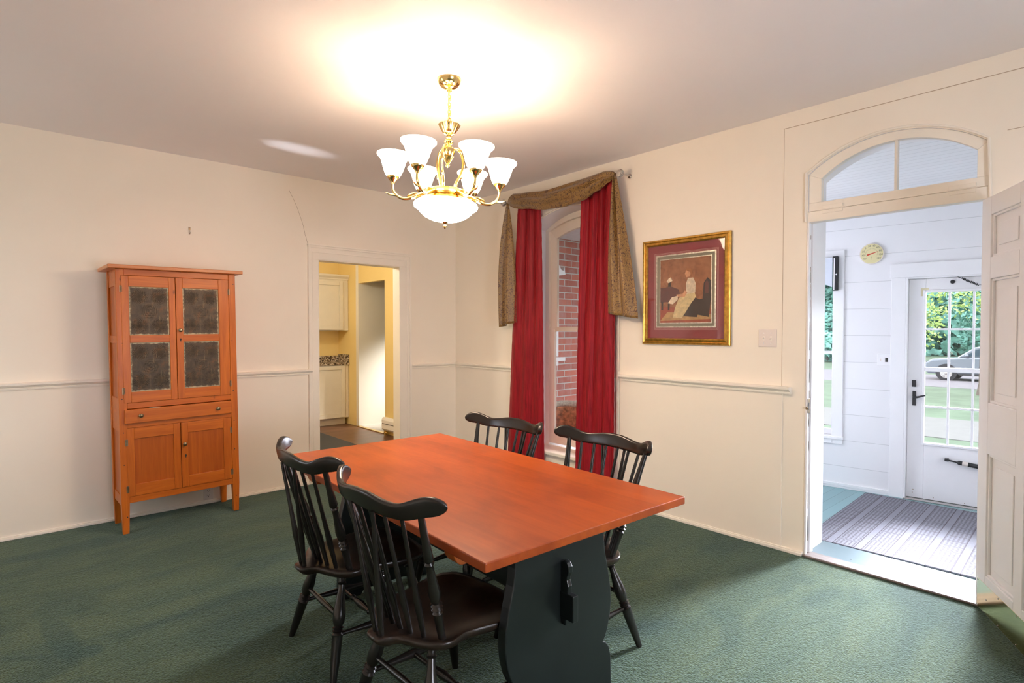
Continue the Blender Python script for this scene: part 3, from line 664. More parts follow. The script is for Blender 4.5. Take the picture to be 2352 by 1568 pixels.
# exterior storm door (door_2), standing in its opening
d2 = far(struct(empty('door_2')))
YD = .035
mb = MB()
a0, a1 = DS0+.016, DS1-.016
G0, G1, GB, GT, GM = .735, 1.345, .475, 1.705, 1.065
mb.box(a0, G0, YD, YD+.04, .012, DZ1-.014); mb.box(G1, a1, YD, YD+.04, .012, DZ1-.014); mb.box(G0, G1, YD, YD+.04, GT, DZ1-.014); mb.box(G0, G1, YD, YD+.04, .012, GB)
mb.build('door_frame', M['white'], d2, bevel=.003)
mb = MB()
for e in ((G0-.018, G0, GB-.018, GT+.018), (G1, G1+.018, GB-.018, GT+.018), (G0, G1, GB-.018, GB), (G0, G1, GT, GT+.018)): mb.box(e[0], e[1], YD-.012, YD, e[2], e[3])
mb.build('glazing_stop', M['white'], d2, bevel=.003)
mb = MB(); mb.box(G0, G1, YD-.008, YD+.028, GM-.004, GM+.030)
mb.build('meeting_rail', M['white'], d2, bevel=.003)
mb = MB()
for k in (1, 2, 3):
    s_ = G0+(G1-G0)*k/4+(.0 if k != 1 else 0)
    mb.box(s_-.008, s_+.008, YD+.008, YD+.024, GB, GT)
for z in ((GM+GT)/2+.02, (GB+GM)/2): mb.box(G0, G1, YD+.008, YD+.024, z-.008, z+.008)
mb.build('muntin', M['white'], d2, bevel=.002)
MB().box(G0, G1, YD+.028, YD+.031, GB, GT).build('glass_pane', M['glass'], d2)
mb = MB(); mb.box(a0+.030, a0+.058, YD-.014, YD, .93, .985); mb.build('deadbolt', M['black_metal'], d2, bevel=.004)
mb = MB(); mb.box(a0+.034, a0+.058, YD-.008, YD, .775, .895); mb.turned((a0+.046, YD-.005, .845), (a0+.046, YD-.045, .845), [(0, .010), (1, .009)], 10)
mb.tube([(a0+.046, YD-.042, .845), (a0+.075, YD-.048, .850), (a0+.125, YD-.045, .868)], [.010, .008, .006], 8); mb.build('lever_handle', M['black_metal'], d2, bevel=.002)
mb = MB(); mb.turned((.885, YD-.035, .362), (.97, YD-.035, .350), [(0, .006), (1, .006)], 8); mb.turned((.955, YD-.035, .352), (1.34, YD-.035, .310), [(0, .010), (.02, .017), (.97, .017), (1, .010)], 14)
mb.box(.875, .90, YD-.05, YD, .352, .372)
dc = mb.build('door_closer', M['black_metal'], d2)
MB().turned((.985, YD-.035, .349), (1.02, YD-.035, .3452), [(0, .0175), (1, .0175)], 14).build('sticker', M['plate'], dc)
mb = MB(); pth = []
mb.tube([(.93, YD-.06+.03, 1.822), (.97, YD-.03, 1.80)], .003, 6)
for k in range(60):
    t_ = k/59; a_ = t_*2*PI*11; pth.append((.965+.10*t_, YD-.03+.009*math.cos(a_), 1.803-.055*t_+.009*math.sin(a_)))
mb.tube(pth, .0028, 5)
for k in range(7):
    x = 1.075+.026*k; z = 1.745-.003*k if k < 3 else 1.736+.006*(k-3)
    mb.tube([(x+.013*math.cos(q)*1.0, YD-.03+(.005*math.sin(q) if k % 2 else 0), z+(0 if k % 2 else .005*math.sin(q))) for q in [2*PI*j/10 for j in range(10)]], .0016, 5, closed=True)
mb.build('spring_chain', M['black_metal'], d2)
mb = MB(); mb.turned((.905, YD, 1.783), (.905, YD-.03, 1.783), [(0, .016), (.35, .014), (.4, .006), (1, .004)], 10); mb.build('door_stop', M['black_metal'], d2)
mb = MB(); mb.box(.700, .752, YD-.0012, YD, 1.712, 1.742); mb.box(.700, .726, YD-.0012, YD, 1.675, 1.715); mb.build('tape_strip', M['tape'], d2)
mb = MB()
for (sx_, sz_) in ((.66, .05), (.665, .075), (.80, .03), (1.0, .025)): mb.box(sx_, sx_+.006, YD-.001, YD, sz_, sz_+.006)
mb.build('scuff', M['chip'], d2)
far(struct(MB().box(DS0, DS1, -.03, .16, 0, .010).build('trim_18', M['steel'], bevel=.002)))
# things in the entry
th = tag(empty('wall_thermometer'), 'round cream dial thermometer with red pointer on the white entry wall', 'thermometer'); th.matrix_world = FM @ Matrix.Translation((.361, 0, 2.047))
def ydisc(mb, r, y0, y1, n=36): mb.turned((0, y0, 0), (0, y1, 0), [(0, r), (1, r)], n)
mb = MB(); mb.turned((0, 0, 0), (0, -.024, 0), [(0, .088), (.7, .089), (1, .085)], 40); mb.build('rim', M['plate'], th)
mb = MB(); ydisc(mb, .083, -.0235, -.0252, 40); dial = mb.build('dial', M['dial'], th)
def text_mesh(lines, name, mm, parent, y, depth=.0004):
    mb = MB()
    for (txt, x, z, size, rot) in lines:
        cu = bpy.data.curves.new('t', 'FONT'); cu.body = txt; cu.size = size; cu.align_x = 'CENTER'; cu.align_y = 'CENTER'; cu.extrude = depth; cu.resolution_u = 3
        ob = bpy.data.objects.new('t', cu); COL.objects.link(ob)
        bpy.context.view_layer.update()
        me = bpy.data.meshes.new_from_object(ob.evaluated_get(bpy.context.evaluated_depsgraph_get()))
        c, s_ = math.cos(rot), math.sin(rot)
        mb.add([(x+v.co.x*c-v.co.y*s_, y-v.co.z, z+v.co.x*s_+v.co.y*c) for v in me.vertices], [tuple(p.vertices) for p in me.polygons], 0, False)
        bpy.data.objects.remove(ob); bpy.data.curves.remove(cu); bpy.data.meshes.remove(me)
    return mb.build(name, mm, parent)
nums = ['-60', '-40', '-20', '0', '20', '40', '60', '80', '100', '120']
tl = []
for i, n_ in enumerate(nums):
    a = math.radians(-128+256*i/9)
    tl.append((n_, .066*math.sin(a), .066*math.cos(a), .0215, 0))
tl += [('F', 0, -.030, .010, 0), ('C', 0, -.046, .010, 0)]
text_mesh(tl, 'dial_lettering', M['ink'], dial, -.0256)
mb = MB()
for i in range(37):
    a = math.radians(-128+256*i/36); L = .006 if i % 4 == 0 else .0035
    q = Matrix.Translation((.045*math.sin(a), 0, .045*math.cos(a))) @ Matrix.Rotation(a, 4, 'Y')
    mb.box(-.0006, .0006, -.0258, -.0252, -L, 0, 0, q)
mb.build('tick_marks', M['ink'], dial)
a = math.radians(72)
mb = MB(); q = Matrix.Rotation(a, 4, 'Y'); mb.prism([(-.006, -.034), (.006, -.034), (.0012, .050), (-.0012, .050)], lambda u, v, d: tuple(q @ Vector((u, d, v))), -.0275, -.0265); mb.build('pointer', M['red_ink'], th)
sw = tag(empty('switch_plate'), 'white switch plate on the white entry wall beside the exterior door', 'light switch'); sw.matrix_world = FM @ Matrix.Translation((.457, 0, 1.147))
mb = MB(); mb.box(-.048, .048, -.006, 0, -.050, .050); mb.build('plate', M['white'], sw, bevel=.002)
mb = MB(); mb.box(-.026, -.018, -.012, -.006, -.010, .010); mb.build('toggle', M['plate'], sw); MB().box(.010, .030, -.009, -.006, -.018, .018).build('rocker', M['dark_slot'], sw, label='black rocker')
vl = far(tag(empty('window_valance'), 'short pale valance with black and white end band on the entry window', 'valance'))
pl = [(VS0-.02, 2.035)]+[(VS0-.02+(VS1+.008-VS0)*k/24, 1.775+.035*abs(math.sin(PI*k/6))*1.0) for k in range(25)]+[(VS1-.012, 2.035)]
mb = MB(); mb.prism(pl, fy, -.058, -.055); mb.build('valance_panel', M['valance'], vl)
mb = MB(); mb.box(VS1-.010, VS1+.030, -.062, -.0205, 1.745, 2.045); bo = mb.build('end_band', M['black_cloth'], vl, bevel=.003)
mb = MB(); mb.box(VS1-.001, VS1+.006, -.0626, -.061, 1.75, 2.03); mb.build('white_stripe', M['white'], bo)
MB().turned((VS1+.020, -.062, 1.885), (VS1+.020, -.065, 1.885), [(0, .007), (1, .006)], 12).build('button', M['white'], bo)
er = tag(MB().box(0, 1.45, -1.75, 0, .0006, .011).build('entry_mat', M['mat'], bevel=.003), 'grey dotted waffle mat on the entry floor', 'mat')
er.location = (.335, -3.52, 0); er.rotation_euler = (0, 0, math.radians(2.2))

# ================================================================== open porch and garden seen through the panes
struct(B(T, 4.2, -2.1, .80, -.20, -.16).build('floor_porch', M['soil']))
struct(B(T, 4.2, -2.1, .80, 2.60, 2.70).build('ceiling_porch', M['beadboard']))
struct(B(T+.02, 6.0, .10, .40, -.6, 2.60).build('wall_brick', M['brick']))
w5 = struct(empty('window_5'))
mb = MB(); mb.box(1.60, 1.70, .06, .10, 1.05, 1.80); mb.box(.80, .90, .06, .10, 1.05, 1.80); mb.box(.80, 1.70, .06, .10, 1.78, 1.88); mb.box(.72, 1.80, .03, .10, .99, 1.04); mb.box(.80, 1.70, .06, .10, .93, .99)
mb.build('window_frame', M['white'], w5, bevel=.004)
MB().box(.90, 1.60, .085, .095, 1.04, 1.78).build('glass_pane', M['carglass'], w5)
br_ = struct(MB().prism([(1.66, 2.10), (1.80, 2.12), (1.79, 2.16), (1.775, 2.22), (1.765, 2.17), (1.72, 2.18), (1.68, 2.24)], fy, .03, .10).build('trim_19', M['white'], bevel=.004))
# unseen roof slab, put in to block the sun, and outer lawn
struct(B(-5.3, 3.4, -6.9, 3.4, 2.9, 3.0).build('roof', M['soil']))
struct(B(-60, 120, -90, 90, -1.10, -1.05).build('lawn', M['lawn']))
struct(B(-5.3, 2.2, -6.9, 3.4, -1.05, -.06).build('trim_20', M['brick']))
struct(B(26.0, 34.0, -60, 60, -1.05, -1.04).build('road', M['road']))
struct(B(12.0, 15.5, -60, 60, -1.05, -1.035).build('path', M['walk']))
struct(B(2.6, 12.0, -4.9, -3.2, -1.05, -1.036).build('path_house', M['walk']))
# wicker chair on the porch
wc = tag(empty('wicker_armchair', (1.0, -.72, -.16), math.radians(-50)), 'wicker armchair with rolled rim on the porch outside the window', 'armchair')
def wick():
    path = [(-.34, -.28, .58)]+[(-.36*math.cos(PI*k/16)*1.0, .02+.34*math.sin(PI*k/16), .58+.10*math.sin(PI*k/16)) for k in range(17)]+[(.34, -.28, .58)]
    o = MB().tube(path, .042, 12).build('rolled_rim', M['wicker'], wc)
    def body(u, v):
        a = PI*u; return (-.34*math.cos(a), -.02+.31*math.sin(a), .10+v*(.46+.10*math.sin(a)))
    MB().grid(body, 30, 6).build('woven_back', M['wicker2'], wc, solid=.03)
    mb = MB(); mb.lathe([(.0, .30), (.30, .30), (.33, .33), (.33, .37), (.29, .40), (0, .41)], (0, -.03, 0), 28); mb.build('seat_cushion', M['wicker2'], wc)
    MB().tube([(-.36, -.28, .26), (0, -.36, .26), (.36, -.28, .26)], .035, 10).build('seat_rim', M['wicker'], wc)
    for sx_, sy_ in ((-.28, -.24), (.28, -.24), (-.26, .22), (.26, .22)):
        MB().turned((sx_, sy_, 0), (sx_*.97, sy_*.97, .30), [(0, .022), (1, .028)], 10).build('leg', M['wicker'], wc)
    MB().grid(lambda u, v: (-.34+.68*u, -.30-.01*math.sin(PI*u), .06+.22*v), 12, 3).build('woven_apron', M['wicker'], wc, solid=.025)
wick()
# parked car
car = tag(empty('parked_car', (31.0, -.26, -1.04), 0), 'silver sport utility car parked on the drive beyond the lawn', 'car')
def build_car():
    # local y = forward
    bodyp = [(-2.3, .35), (-2.35, .75), (-2.30, 1.10), (-1.05+.4, 1.16), (.95, 1.12), (2.05, 1.02), (2.33, .86), (2.36, .45), (2.2, .30)]
    mb = MB(); mb.prism(bodyp[::-1], lambda a, b, d: (d, a, b), -.90, .90); mb.build('body', M['carpaint'], car, bevel=.09, seg=3)
    cab = [(-2.26, 1.08), (-2.05, 1.66), (-1.6, 1.72), (.05, 1.71), (.45, 1.60), (1.12, 1.10)]
    mb = MB(); mb.prism(cab[::-1], lambda a, b, d: (d, a, b), -.78, .78); cb_ = mb.build('cabin', M['carpaint'], car, bevel=.07, seg=3)
    for sx_ in (-1, 1):
        for w_ in ([(-1.95, 1.18), (-1.75, 1.58), (-1.15, 1.62), (-1.15, 1.18)], [(-1.07, 1.18), (-1.07, 1.62), (-.42, 1.62), (-.42, 1.18)], [(-.34, 1.18), (-.34, 1.62), (.05, 1.60), (.36, 1.50), (.80, 1.18)]):
            mb = MB(); mb.prism(w_[::-1], lambda a, b, d: (d, a, b), sx_*.77, sx_*.792); mb.build('side_window', M['carglass'], car)
        mb = MB(); mb.ball((sx_*.93, .70, 1.22), .12, 10, sc=(.8, .7, .6)); mb.build('mirror', M['carpaint'], car)
        for dy in (-.25, -1.0): MB().box(sx_*.90, sx_*.93, dy-.12, dy, .98, 1.02).build('door_handle', M['steel'], car)
        MB().box(sx_*.70, sx_*.88, 2.22, 2.36, .78, .92).build('headlamp', M['crystal'], car)
        for wy in (1.48, -1.42):
            mb = MB(); mb.turned((sx_*.70, wy, .34), (sx_*.92, wy, .34), [(0, .30), (.1, .34), (.9, .34), (1, .30)], 28); wh = mb.build('wheel', M['tyre'], car)
            mb = MB(); mb.turned((sx_*.915, wy, .34), (sx_*.925, wy, .34), [(0, .09), (1, .07)], 12)
            for k in range(6):
                q = Matrix.Translation((0, wy, .34)) @ Matrix.Rotation(PI*k/3, 4, 'X'); mb.box(sx_*.905, sx_*.924, -.028, .028, .05, .23, 0, q)
            mb.turned((sx_*.90, wy, .34), (sx_*.922, wy, .34), [(0, .24), (.9, .24), (1, .22)], 24)
            mb.build('rim', M['steel'], wh)
            mb = MB(); mb.turned((sx_*.86, wy, .38), (sx_*.908, wy, .38), [(0, .42), (1, .42)], 24); mb.build('wheel_arch', M['tyre'], car)
    MB().box(-.92, .92, -1.0, 1.0, .26, .36).build('sill', M['tyre'], car)
build_car()
def foliage(c, r, n, size, seed, sc=(1, 1, 1), nl=14):
    rnd = random.Random(seed); mb = MB(); vs = []; fs = []
    lobes = [(Vector((rnd.uniform(-.75, .75)*r*sc[0], rnd.uniform(-.75, .75)*r*sc[1], rnd.uniform(-.6, .6)*r*sc[2])), r*rnd.uniform(.28, .55)) for _ in range(nl)]
    for _ in range(n):
        lc, lr = rnd.choice(lobes)
        d = Vector((rnd.gauss(0, 1), rnd.gauss(0, 1), rnd.gauss(0, 1))).normalized()
        p = Vector(c)+lc+d*lr*rnd.uniform(.6, 1.05)
        a = Vector((rnd.gauss(0, 1), rnd.gauss(0, 1), rnd.gauss(0, .6))).normalized(); b = a.cross(d).normalized(); s_ = size*rnd.uniform(.6, 1.3)
        k = len(vs); vs += [p-a*s_, p+b*s_*.5, p+a*s_, p-b*s_*.5]; fs.append((k, k+1, k+2, k+3))
    mb.add(vs, fs, 0, False); return mb
def tree(x, y, h, r, leafm, seed, label, n=15000, size=.22, sc=(1, 1, 1), group=None):
    t = tag(empty('tree', (x, y, -1.05)), label, 'tree', group)
    mb = MB(); mb.turned((0, 0, 0), (.1, .05, h), [(0, .30), (.1, .22), (.6, .17), (1, .06)], 10)
    rnd = random.Random(seed)
    for k in range(5):
        a = rnd.uniform(0, 2*PI); z = h*rnd.uniform(.45, .8); mb.turned((0, 0, z), (math.cos(a)*r*.7, math.sin(a)*r*.7, z+r*.35), [(0, .09), (1, .03)], 7)
    mb.build('trunk', M['bark'], t)
    foliage((0, 0, h), r, n, size, seed, sc).build('foliage', leafm, t)
tree(45, 11.5, 4.6, 4.4, M['leaf'], 1, 'blue green tree seen through the left panes of the exterior door', sc=(1, 1, 1.25))
tree(46, -.5, 4.8, 4.5, M['leaf'], 2, 'large blue green tree behind the parked car', sc=(1, 1, 1.25))
tree(45, -12.5, 4.6, 4.4, M['leaf'], 3, 'blue green tree behind the tail of the parked car', sc=(1, 1, 1.25))
tree(46, 23.5, 4.8, 4.4, M['leaf'], 4, 'distant blue green tree seen through the entry side window', sc=(1, 1, 1.25))
tree(23.5, -1.2, 4.5, 3.2, M['leaf2'], 5, 'yellow green young tree with low branches over the lawn', n=9000, size=.085, sc=(1, 1.35, 1.0))
hd = tag(foliage((64, 6, 3.0), 8.0, 30000, .55, 9, sc=(.4, 5.5, .8), nl=70).build('hedge', M['leaf']), 'long blue green hedge along the far side of the road', 'hedge', kind='stuff')
# ================================================================== pie safe
ps = tag(empty('pie_safe', (-3.091+.374, -.41+.012, 0), rot=(0, math.radians(-.7), math.radians(1.8))),
         'tall orange pine pie safe with punched tin door panels by the cream wall', 'cabinet')
# local: x across (centre 0), y into the wall, z up
def X(s): return s-.377
DP = .345
for xa, xb in ((-.002, .046), (.708, .756)):
    for ya, yb in ((0, .046), (DP-.046, DP)):
        mb = MB(); x0, x1 = X(xa), X(xb)
        t = .006
        mb.rings([[(x0+t, ya+t, 0), (x1-t, ya+t, 0), (x1-t, yb-t, 0), (x0+t, yb-t, 0)], [(x0, ya, .22), (x1, ya, .22), (x1, yb, .22), (x0, yb, .22)], [(x0, ya, 1.815), (x1, ya, 1.815), (x1, yb, 1.815), (x0, yb, 1.815)]], smooth=False)
        lg = mb.build('corner_post', M['safe_v'], ps, bevel=.003)
        if ya == 0:
            mb = MB()
            for z in (1.74, 1.31, .93, .70, .48, .12):
                px = (x0+x1)/2+random.uniform(-.01, .01); MB().turned((px, -.0008, z), (px, .004, z), [(0, .004), (1, .004)], 8).build('peg', M['dark_slot'], lg)
mb = MB(); mb.box(X(-.048), X(.800), -.045, DP+.03, 1.815, 1.840); mb.build('top_board', M['pine_top'], ps, bevel=.004)
for z0, z1 in ((1.772, 1.815), (.860, .900), (.728, .762), (.212, .256)): B(X(.046), X(.708), .002, .026, z0, z1).build('front_rail', M['safe_h'], ps, bevel=.002)
for xx in (X(.004), X(.734)):
    for z0, z1 in ((1.70, 1.815), (1.31, 1.36), (.70, .93), (.19, .26)): B(xx, xx+.016, .046, DP-.046, z0, z1).build('side_rail', M['safe_h'], ps, bevel=.002)
mb = MB()
for xx in (X(.010), X(.740)): mb.box(xx, xx+.006, .046, DP-.046, .2, 1.8)
mb.box(X(.02), X(.73), DP-.012, DP-.002, .2, 1.8); mb.box(X(.02), X(.73), .03, DP-.012, .214, .23)
mb.build('carcass', M['safe_panel'], ps)
def hinge(parent, x, z):
    mb = MB(); mb.turned((x, -.006, z-.022), (x, -.006, z+.022), [(0, .004), (1, .004)], 8); mb.box(x-.008, x+.008, -.004, -.001, z-.022, z+.022); mb.build('hinge', M['old_brass'], parent)
def sknob(parent, x, z, y=-.018):
    MB().turned((x, y, z), (x, y-.026, z), [(0, .005), (.35, .006), (.45, .013), (.75, .014), (.95, .009), (1, .002)], 14).build('knob', M['old_brass'], parent, label='small dark metal knob')
def keyhole(parent, x, z, y):
    mb = MB(); mb.turned((x, y, z), (x, y-.0008, z), [(0, .0065), (1, .0065)], 12); mb.box(x-.003, x+.003, y-.0008, y, z-.016, z); mb.build('keyhole', M['dark_slot'], parent)
def udoor(x0, x1, pa, pb, hx):
    d = empty('upper_door', (0, 0, 0)); d.parent = ps
    z0, z1 = .902, 1.770; y0, y1 = -.004, .018
    for xa, xb in ((x0, pa), (pb, x1)): B(X(xa), X(xb), y0, y1, z0, z1).build('stile', M['safe_v'], d, bevel=.002)
    for za, zb in ((1.697, z1), (1.312, 1.363), (z0, .974)): B(X(pa), X(pb), y0, y1, za, zb).build('rail', M['safe_h'], d, bevel=.002)
    for za, zb in ((.974, 1.312), (1.363, 1.697)):
        t = MB().box(-(pb-pa)/2, (pb-pa)/2, 0, .0015, -(zb-za)/2, (zb-za)/2).build('tin_panel', M['tin'], d, label='dark punched tin panel'); t.location = (X((pa+pb)/2), .006, (za+zb)/2)
    for z in (1.68, .985): hinge(d, X(hx), z)
    return d
ul = udoor(.028, .350, .072, .310, .028); ur = udoor(.3535, .706, .397, .635, .706)
sknob(ur, X(.376), 1.395, -.004); keyhole(ur, X(.378), 1.330, -.004)
dr = empty('drawer', (0, 0, 0)); dr.parent = ps
B(X(.028), X(.706), -.024, .016, .763, .856).build('drawer_front', M['safe_h'], dr, bevel=.003)
B(X(.05), X(.69), .016, .26, .770, .845).build('drawer_box', M['safe_panel'], dr)
sknob(dr, X(.118), .812, -.024); sknob(dr, X(.607), .808, -.024)
MB().box(X(.17), X(.235), -.0245, -.01, .8555, .8585).build('worn_edge', mat('pale_worn_wood', (.62, .45, .32), .7), dr)
def ldoor(x0, x1, pa, pb, hx):
    d = empty('lower_door', (0, 0, 0)); d.parent = ps
    z0, z1 = .257, .727; y0, y1 = -.003, .018
    for xa, xb in ((x0, pa), (pb, x1)): B(X(xa), X(xb), y0, y1, z0, z1).build('stile', M['safe_v'], d, bevel=.002)
    for za, zb in ((.652, z1), (z0, .337)): B(X(pa), X(pb), y0, y1, za, zb).build('rail', M['safe_h'], d, bevel=.002)
    MB().box(X(pa), X(pb), .006, .012, .337, .652).build('panel', M['safe_panel'], d)
    for z in (.63, .31): hinge(d, X(hx), z)
    return d
ll = ldoor(.036, .362, .080, .318, .036); lr = ldoor(.366, .704, .409, .650, .704)
sknob(lr, X(.386), .572, -.003); keyhole(lr, X(.392), .488, -.003)

# ================================================================== trestle table
tb = tag(empty('trestle_table', (-2.158, -2.9445, 0), math.radians(-1.85)), 'cherry topped trestle table with black painted shaped ends in the room centre', 'table')
TL, TW, TT = 1.752, .978, .030
tp = B(-TW/2, TW/2, -TL/2, TL/2, .75-TT, .75).build('tabletop', M['table'], tb, bevel=.004, seg=3)
halfp = [(.235, .700), (.226, .640), (.224, .600), (.232, .540), (.250, .470), (.264, .400), (.268, .340), (.262, .290), (.248, .240), (.232, .208), (.222, .196), (.240, .186), (.256, .165), (.266, .130), (.268, .090), (.270, .030), (.272, 0), (.150, 0), (.140, .018), (.10, .026)]
def trestle(y, nm):
    p = [(-a, b) for a, b in halfp]+[(a, b) for a, b in halfp[::-1]]
    return MB().prism(p, fy, y-.021, y+.021).build(nm, M['trestle'], tb, bevel=.004)
for y in (-.672, .672): trestle(y, 'end_board')
for y in (-.610, .610):     # cleat with rounded ends under the top
    p = [(-.44, .72)]+[(-.40-.04*math.cos(PI*.5*k/6), .72-.075*math.sin(PI*.5*k/6)) for k in range(1, 7)]
    p = p+[(-a, b) for a, b in p[::-1]]
    MB().prism(p[::-1], fy, y-.030, y+.030).build('cleat', M['table_edge'], tb, bevel=.004)
B(-.013, .013, -.757, .757, .370, .464).build('stretcher', M['trestle'], tb, bevel=.003)
for y, sg in ((-.699, -1), (.699, 1)):
    kp_ = [(-.006, .345), (.018, .345), (.028, .46), (.031, .49), (.024, .510), (.026, .525), (.033, .540), (.033, .560), (.025, .574), (.010, .580), (-.006, .570)]
    kk = [(sg*(a), b) for a, b in kp_]
    MB().prism(kk if sg > 0 else kk[::-1], lambda a, b, d: (d, y+a, b), -.010, .010).build('wedge_key', M['trestle'], tb, bevel=.003)

# ================================================================== windsor chairs
def crest_geom(u):      # u -1..1 -> x, y, z bottom, z top
    x = .300*u; y = -.342+.062*u*u+.050*u**6
    au = abs(u)
    def ss(a, b, t): t = min(1, max(0, (t-a)/(b-a))); return t*t*(3-2*t)
    top = .899-.015*ss(.08, .52, au)+.030*ss(.56, .90, au)
    bot = .836-.002*ss(0, .5, au)+.018*ss(.62, .92, au)
    if au > .88:
        k = math.sqrt(max(.02, 1-((au-.88)/.1205)**2)); m_ = (top+bot)/2; h_ = (top-bot)/2*k; top, bot = m_+h_, m_-h_
    return x, y, bot, top
def make_chair():
    c = empty('windsor_chair')
    # saddle seat outline (y forward): tail at the back, waisted sides, rounded front
    half = [(0, -.312), (.030, -.310), (.043, -.298), (.048, -.275), (.062, -.252), (.095, -.238), (.135, -.222), (.170, -.200), (.196, -.168), (.205, -.135), (.200, -.105), (.195, -.08), (.205, -.03), (.222, .03), (.232, .09), (.228, .145), (.205, .185), (.155, .208), (.08, .218), (0, .220)]
    out = [(a, b) for a, b in half]+[(-a, b) for a, b in half[-2:0:-1]]
    ZS = .412
    mb = MB(); rs = []
    for z, k in ((ZS-.036, .86), (ZS-.030, .94), (ZS-.014, .995), (ZS-.005, 1.0), (ZS, .985)):
        rs.append([(a*k, -.03+(b+.03)*k, z) for a, b in out])
    for k, dz in ((.90, -.001), (.72, -.010), (.5, -.016), (.25, -.017)):
        ring = []
        for a, b in out:
            bb = -.03+(b+.03)*k
            ridge = .012*math.exp(-(a*k/.05)**2)*(1 if bb > 0 else 0)*min(1, max(0, bb/.15))
            back = 1 if bb > -.13 else max(0, 1-(-.13-bb)/.06)
            ring.append((a*k, bb, ZS+dz*back+ridge))
        rs.append(ring)
    mb.rings(rs, True, True); mb.build('seat', M['seat'], c, sharp=60)
    mb = MB(); rs = []
    us_ = [math.sin(PI/2*(-1+2*i/64)) for i in range(65)]
    for u in us_:
        x, y, b, t = crest_geom(u)
        tx, ty = .300, .124*u+.300*u**5; L = math.hypot(tx, ty); nx, ny = -ty/L, tx/L   # forward normal
        th = .0115; zc = (b+t)/2; hh = (t-b)/2; lean = -.22
        ring = []
        for k in range(16):
            a = 2*PI*k/16; ca, sa = math.cos(a), math.sin(a)
            ex = abs(ca)**.5*(1 if ca > 0 else -1); ez = abs(sa)**.5*(1 if sa > 0 else -1)
            o_ = th*ex; dz = hh*ez
            ring.append((x+nx*o_, y+ny*o_+lean*dz, zc+dz))
        rs.append(ring)
    mb.rings(rs); mb.build('crest_rail', M['chair'], c, sharp=70)
    def crest_pt(u): x, y, b, t = crest_geom(u); return Vector((x, y+.008, b+.006))
    post = [(0, .0125), (.10, .0135), (.20, .015), (.235, .018), (.25, .012), (.27, .020), (.285, .0135), (.30, .0195), (.315, .012), (.34, .0165), (.40, .0200), (.46, .0170), (.56, .0125), (.62, .0115), (.635, .016), (.65, .0115), (.67, .0165), (.72, .0150), (.82, .0125), (1, .0105)]
    for sx in (-1, 1): MB().turned((sx*.166, -.150, ZS-.004), crest_pt(sx*.80), post, 14).build('post', M['chair'], c)
    spn = [(0, .0085), (.06, .0085), (.2, .0105), (.30, .0125), (.40, .0100), (.6, .0080), (1, .0068)]
    for k in range(6):
        q = -1+2*k/5; fxx = q*.118; MB().turned((fxx, -.215+.028*q*q, ZS-.006), crest_pt(q*.60), spn, 10).build('spindle', M['chair'], c)
    for sx in (-1, 1): MB().turned((sx*.018, -.283, ZS-.004), crest_pt(sx*.235)+Vector((0, -.012, 0)), spn, 10).build('brace_spindle', M['chair'], c)
    leg = [(0, .0125), (.04, .0135), (.20, .0185), (.42, .0215), (.44, .0235), (.46, .0165), (.475, .0235), (.49, .0165), (.505, .0235), (.52, .0165), (.56, .0235), (.63, .0255), (.70, .0225), (.84, .0140), (.90, .0125), (.915, .0185), (.935, .0125), (1, .0135)]
    feet = {}
    for sx in (-1, 1):
        for nm, f_, h_ in (('r', (sx*.235, -.253, 0), (sx*.130, -.165, ZS-.030)), ('f', (sx*.216, .200, 0), (sx*.150, .120, ZS-.030))):
            MB().turned(f_, h_, leg, 14).build('leg', M['chair'], c); feet[nm, sx] = (Vector(f_), Vector(h_))
    at = lambda k, t: feet[k][0].lerp(feet[k][1], t)
    st = [(0, .0085), (.18, .0095), (.40, .0150), (.5, .0175), (.60, .0150), (.82, .0095), (1, .0085)]
    mids = []
    for sx in (-1, 1):
        a, b = at(('r', sx), .44), at(('f', sx), .40); MB().turned(a, b, st, 12).build('side_stretcher', M['chair'], c); mids.append(a.lerp(b, .5))
    MB().turned(mids[0], mids[1], [(0, .0095), (.25, .0095), (.28, .014), (.31, .0095), (.5, .017), (.69, .0095), (.72, .014), (.75, .0095), (1, .0095)], 12).build('cross_stretcher', M['chair'], c)
    MB().turned(at(('r', -1), .60), at(('r', 1), .60), [(0, .0085), (.5, .0125), (1, .0085)], 12).build('rear_stretcher', M['chair'], c)
    return c
GRP = 'black windsor chairs round the trestle table'
ch0 = make_chair()
def copy_tree(o, parent=None):
    c = o.copy(); COL.objects.link(c); c.parent = parent
    for k in list(o.children): copy_tree(k, c)
    return c
spots = [((-2.486, -3.359), -88.1, 'black windsor chair nearest the camera, its seat under the table front edge'),
         ((-2.462, -2.683), -91.6, 'black windsor chair on the pie safe side, farther from the camera'),
         ((-1.867, -2.667), 92.8, 'black windsor chair across the table nearer the kitchen doorway'),
         ((-1.832, -3.303), 86.4, 'black windsor chair across the table nearer the framed picture')]
for i, (xy, a, lab) in enumerate(spots):
    c = ch0 if i == 0 else copy_tree(ch0)
    c.location = (xy[0], xy[1], 0); c.rotation_euler = (0, 0, math.radians(a)); tag(c, lab, 'chair', GRP)

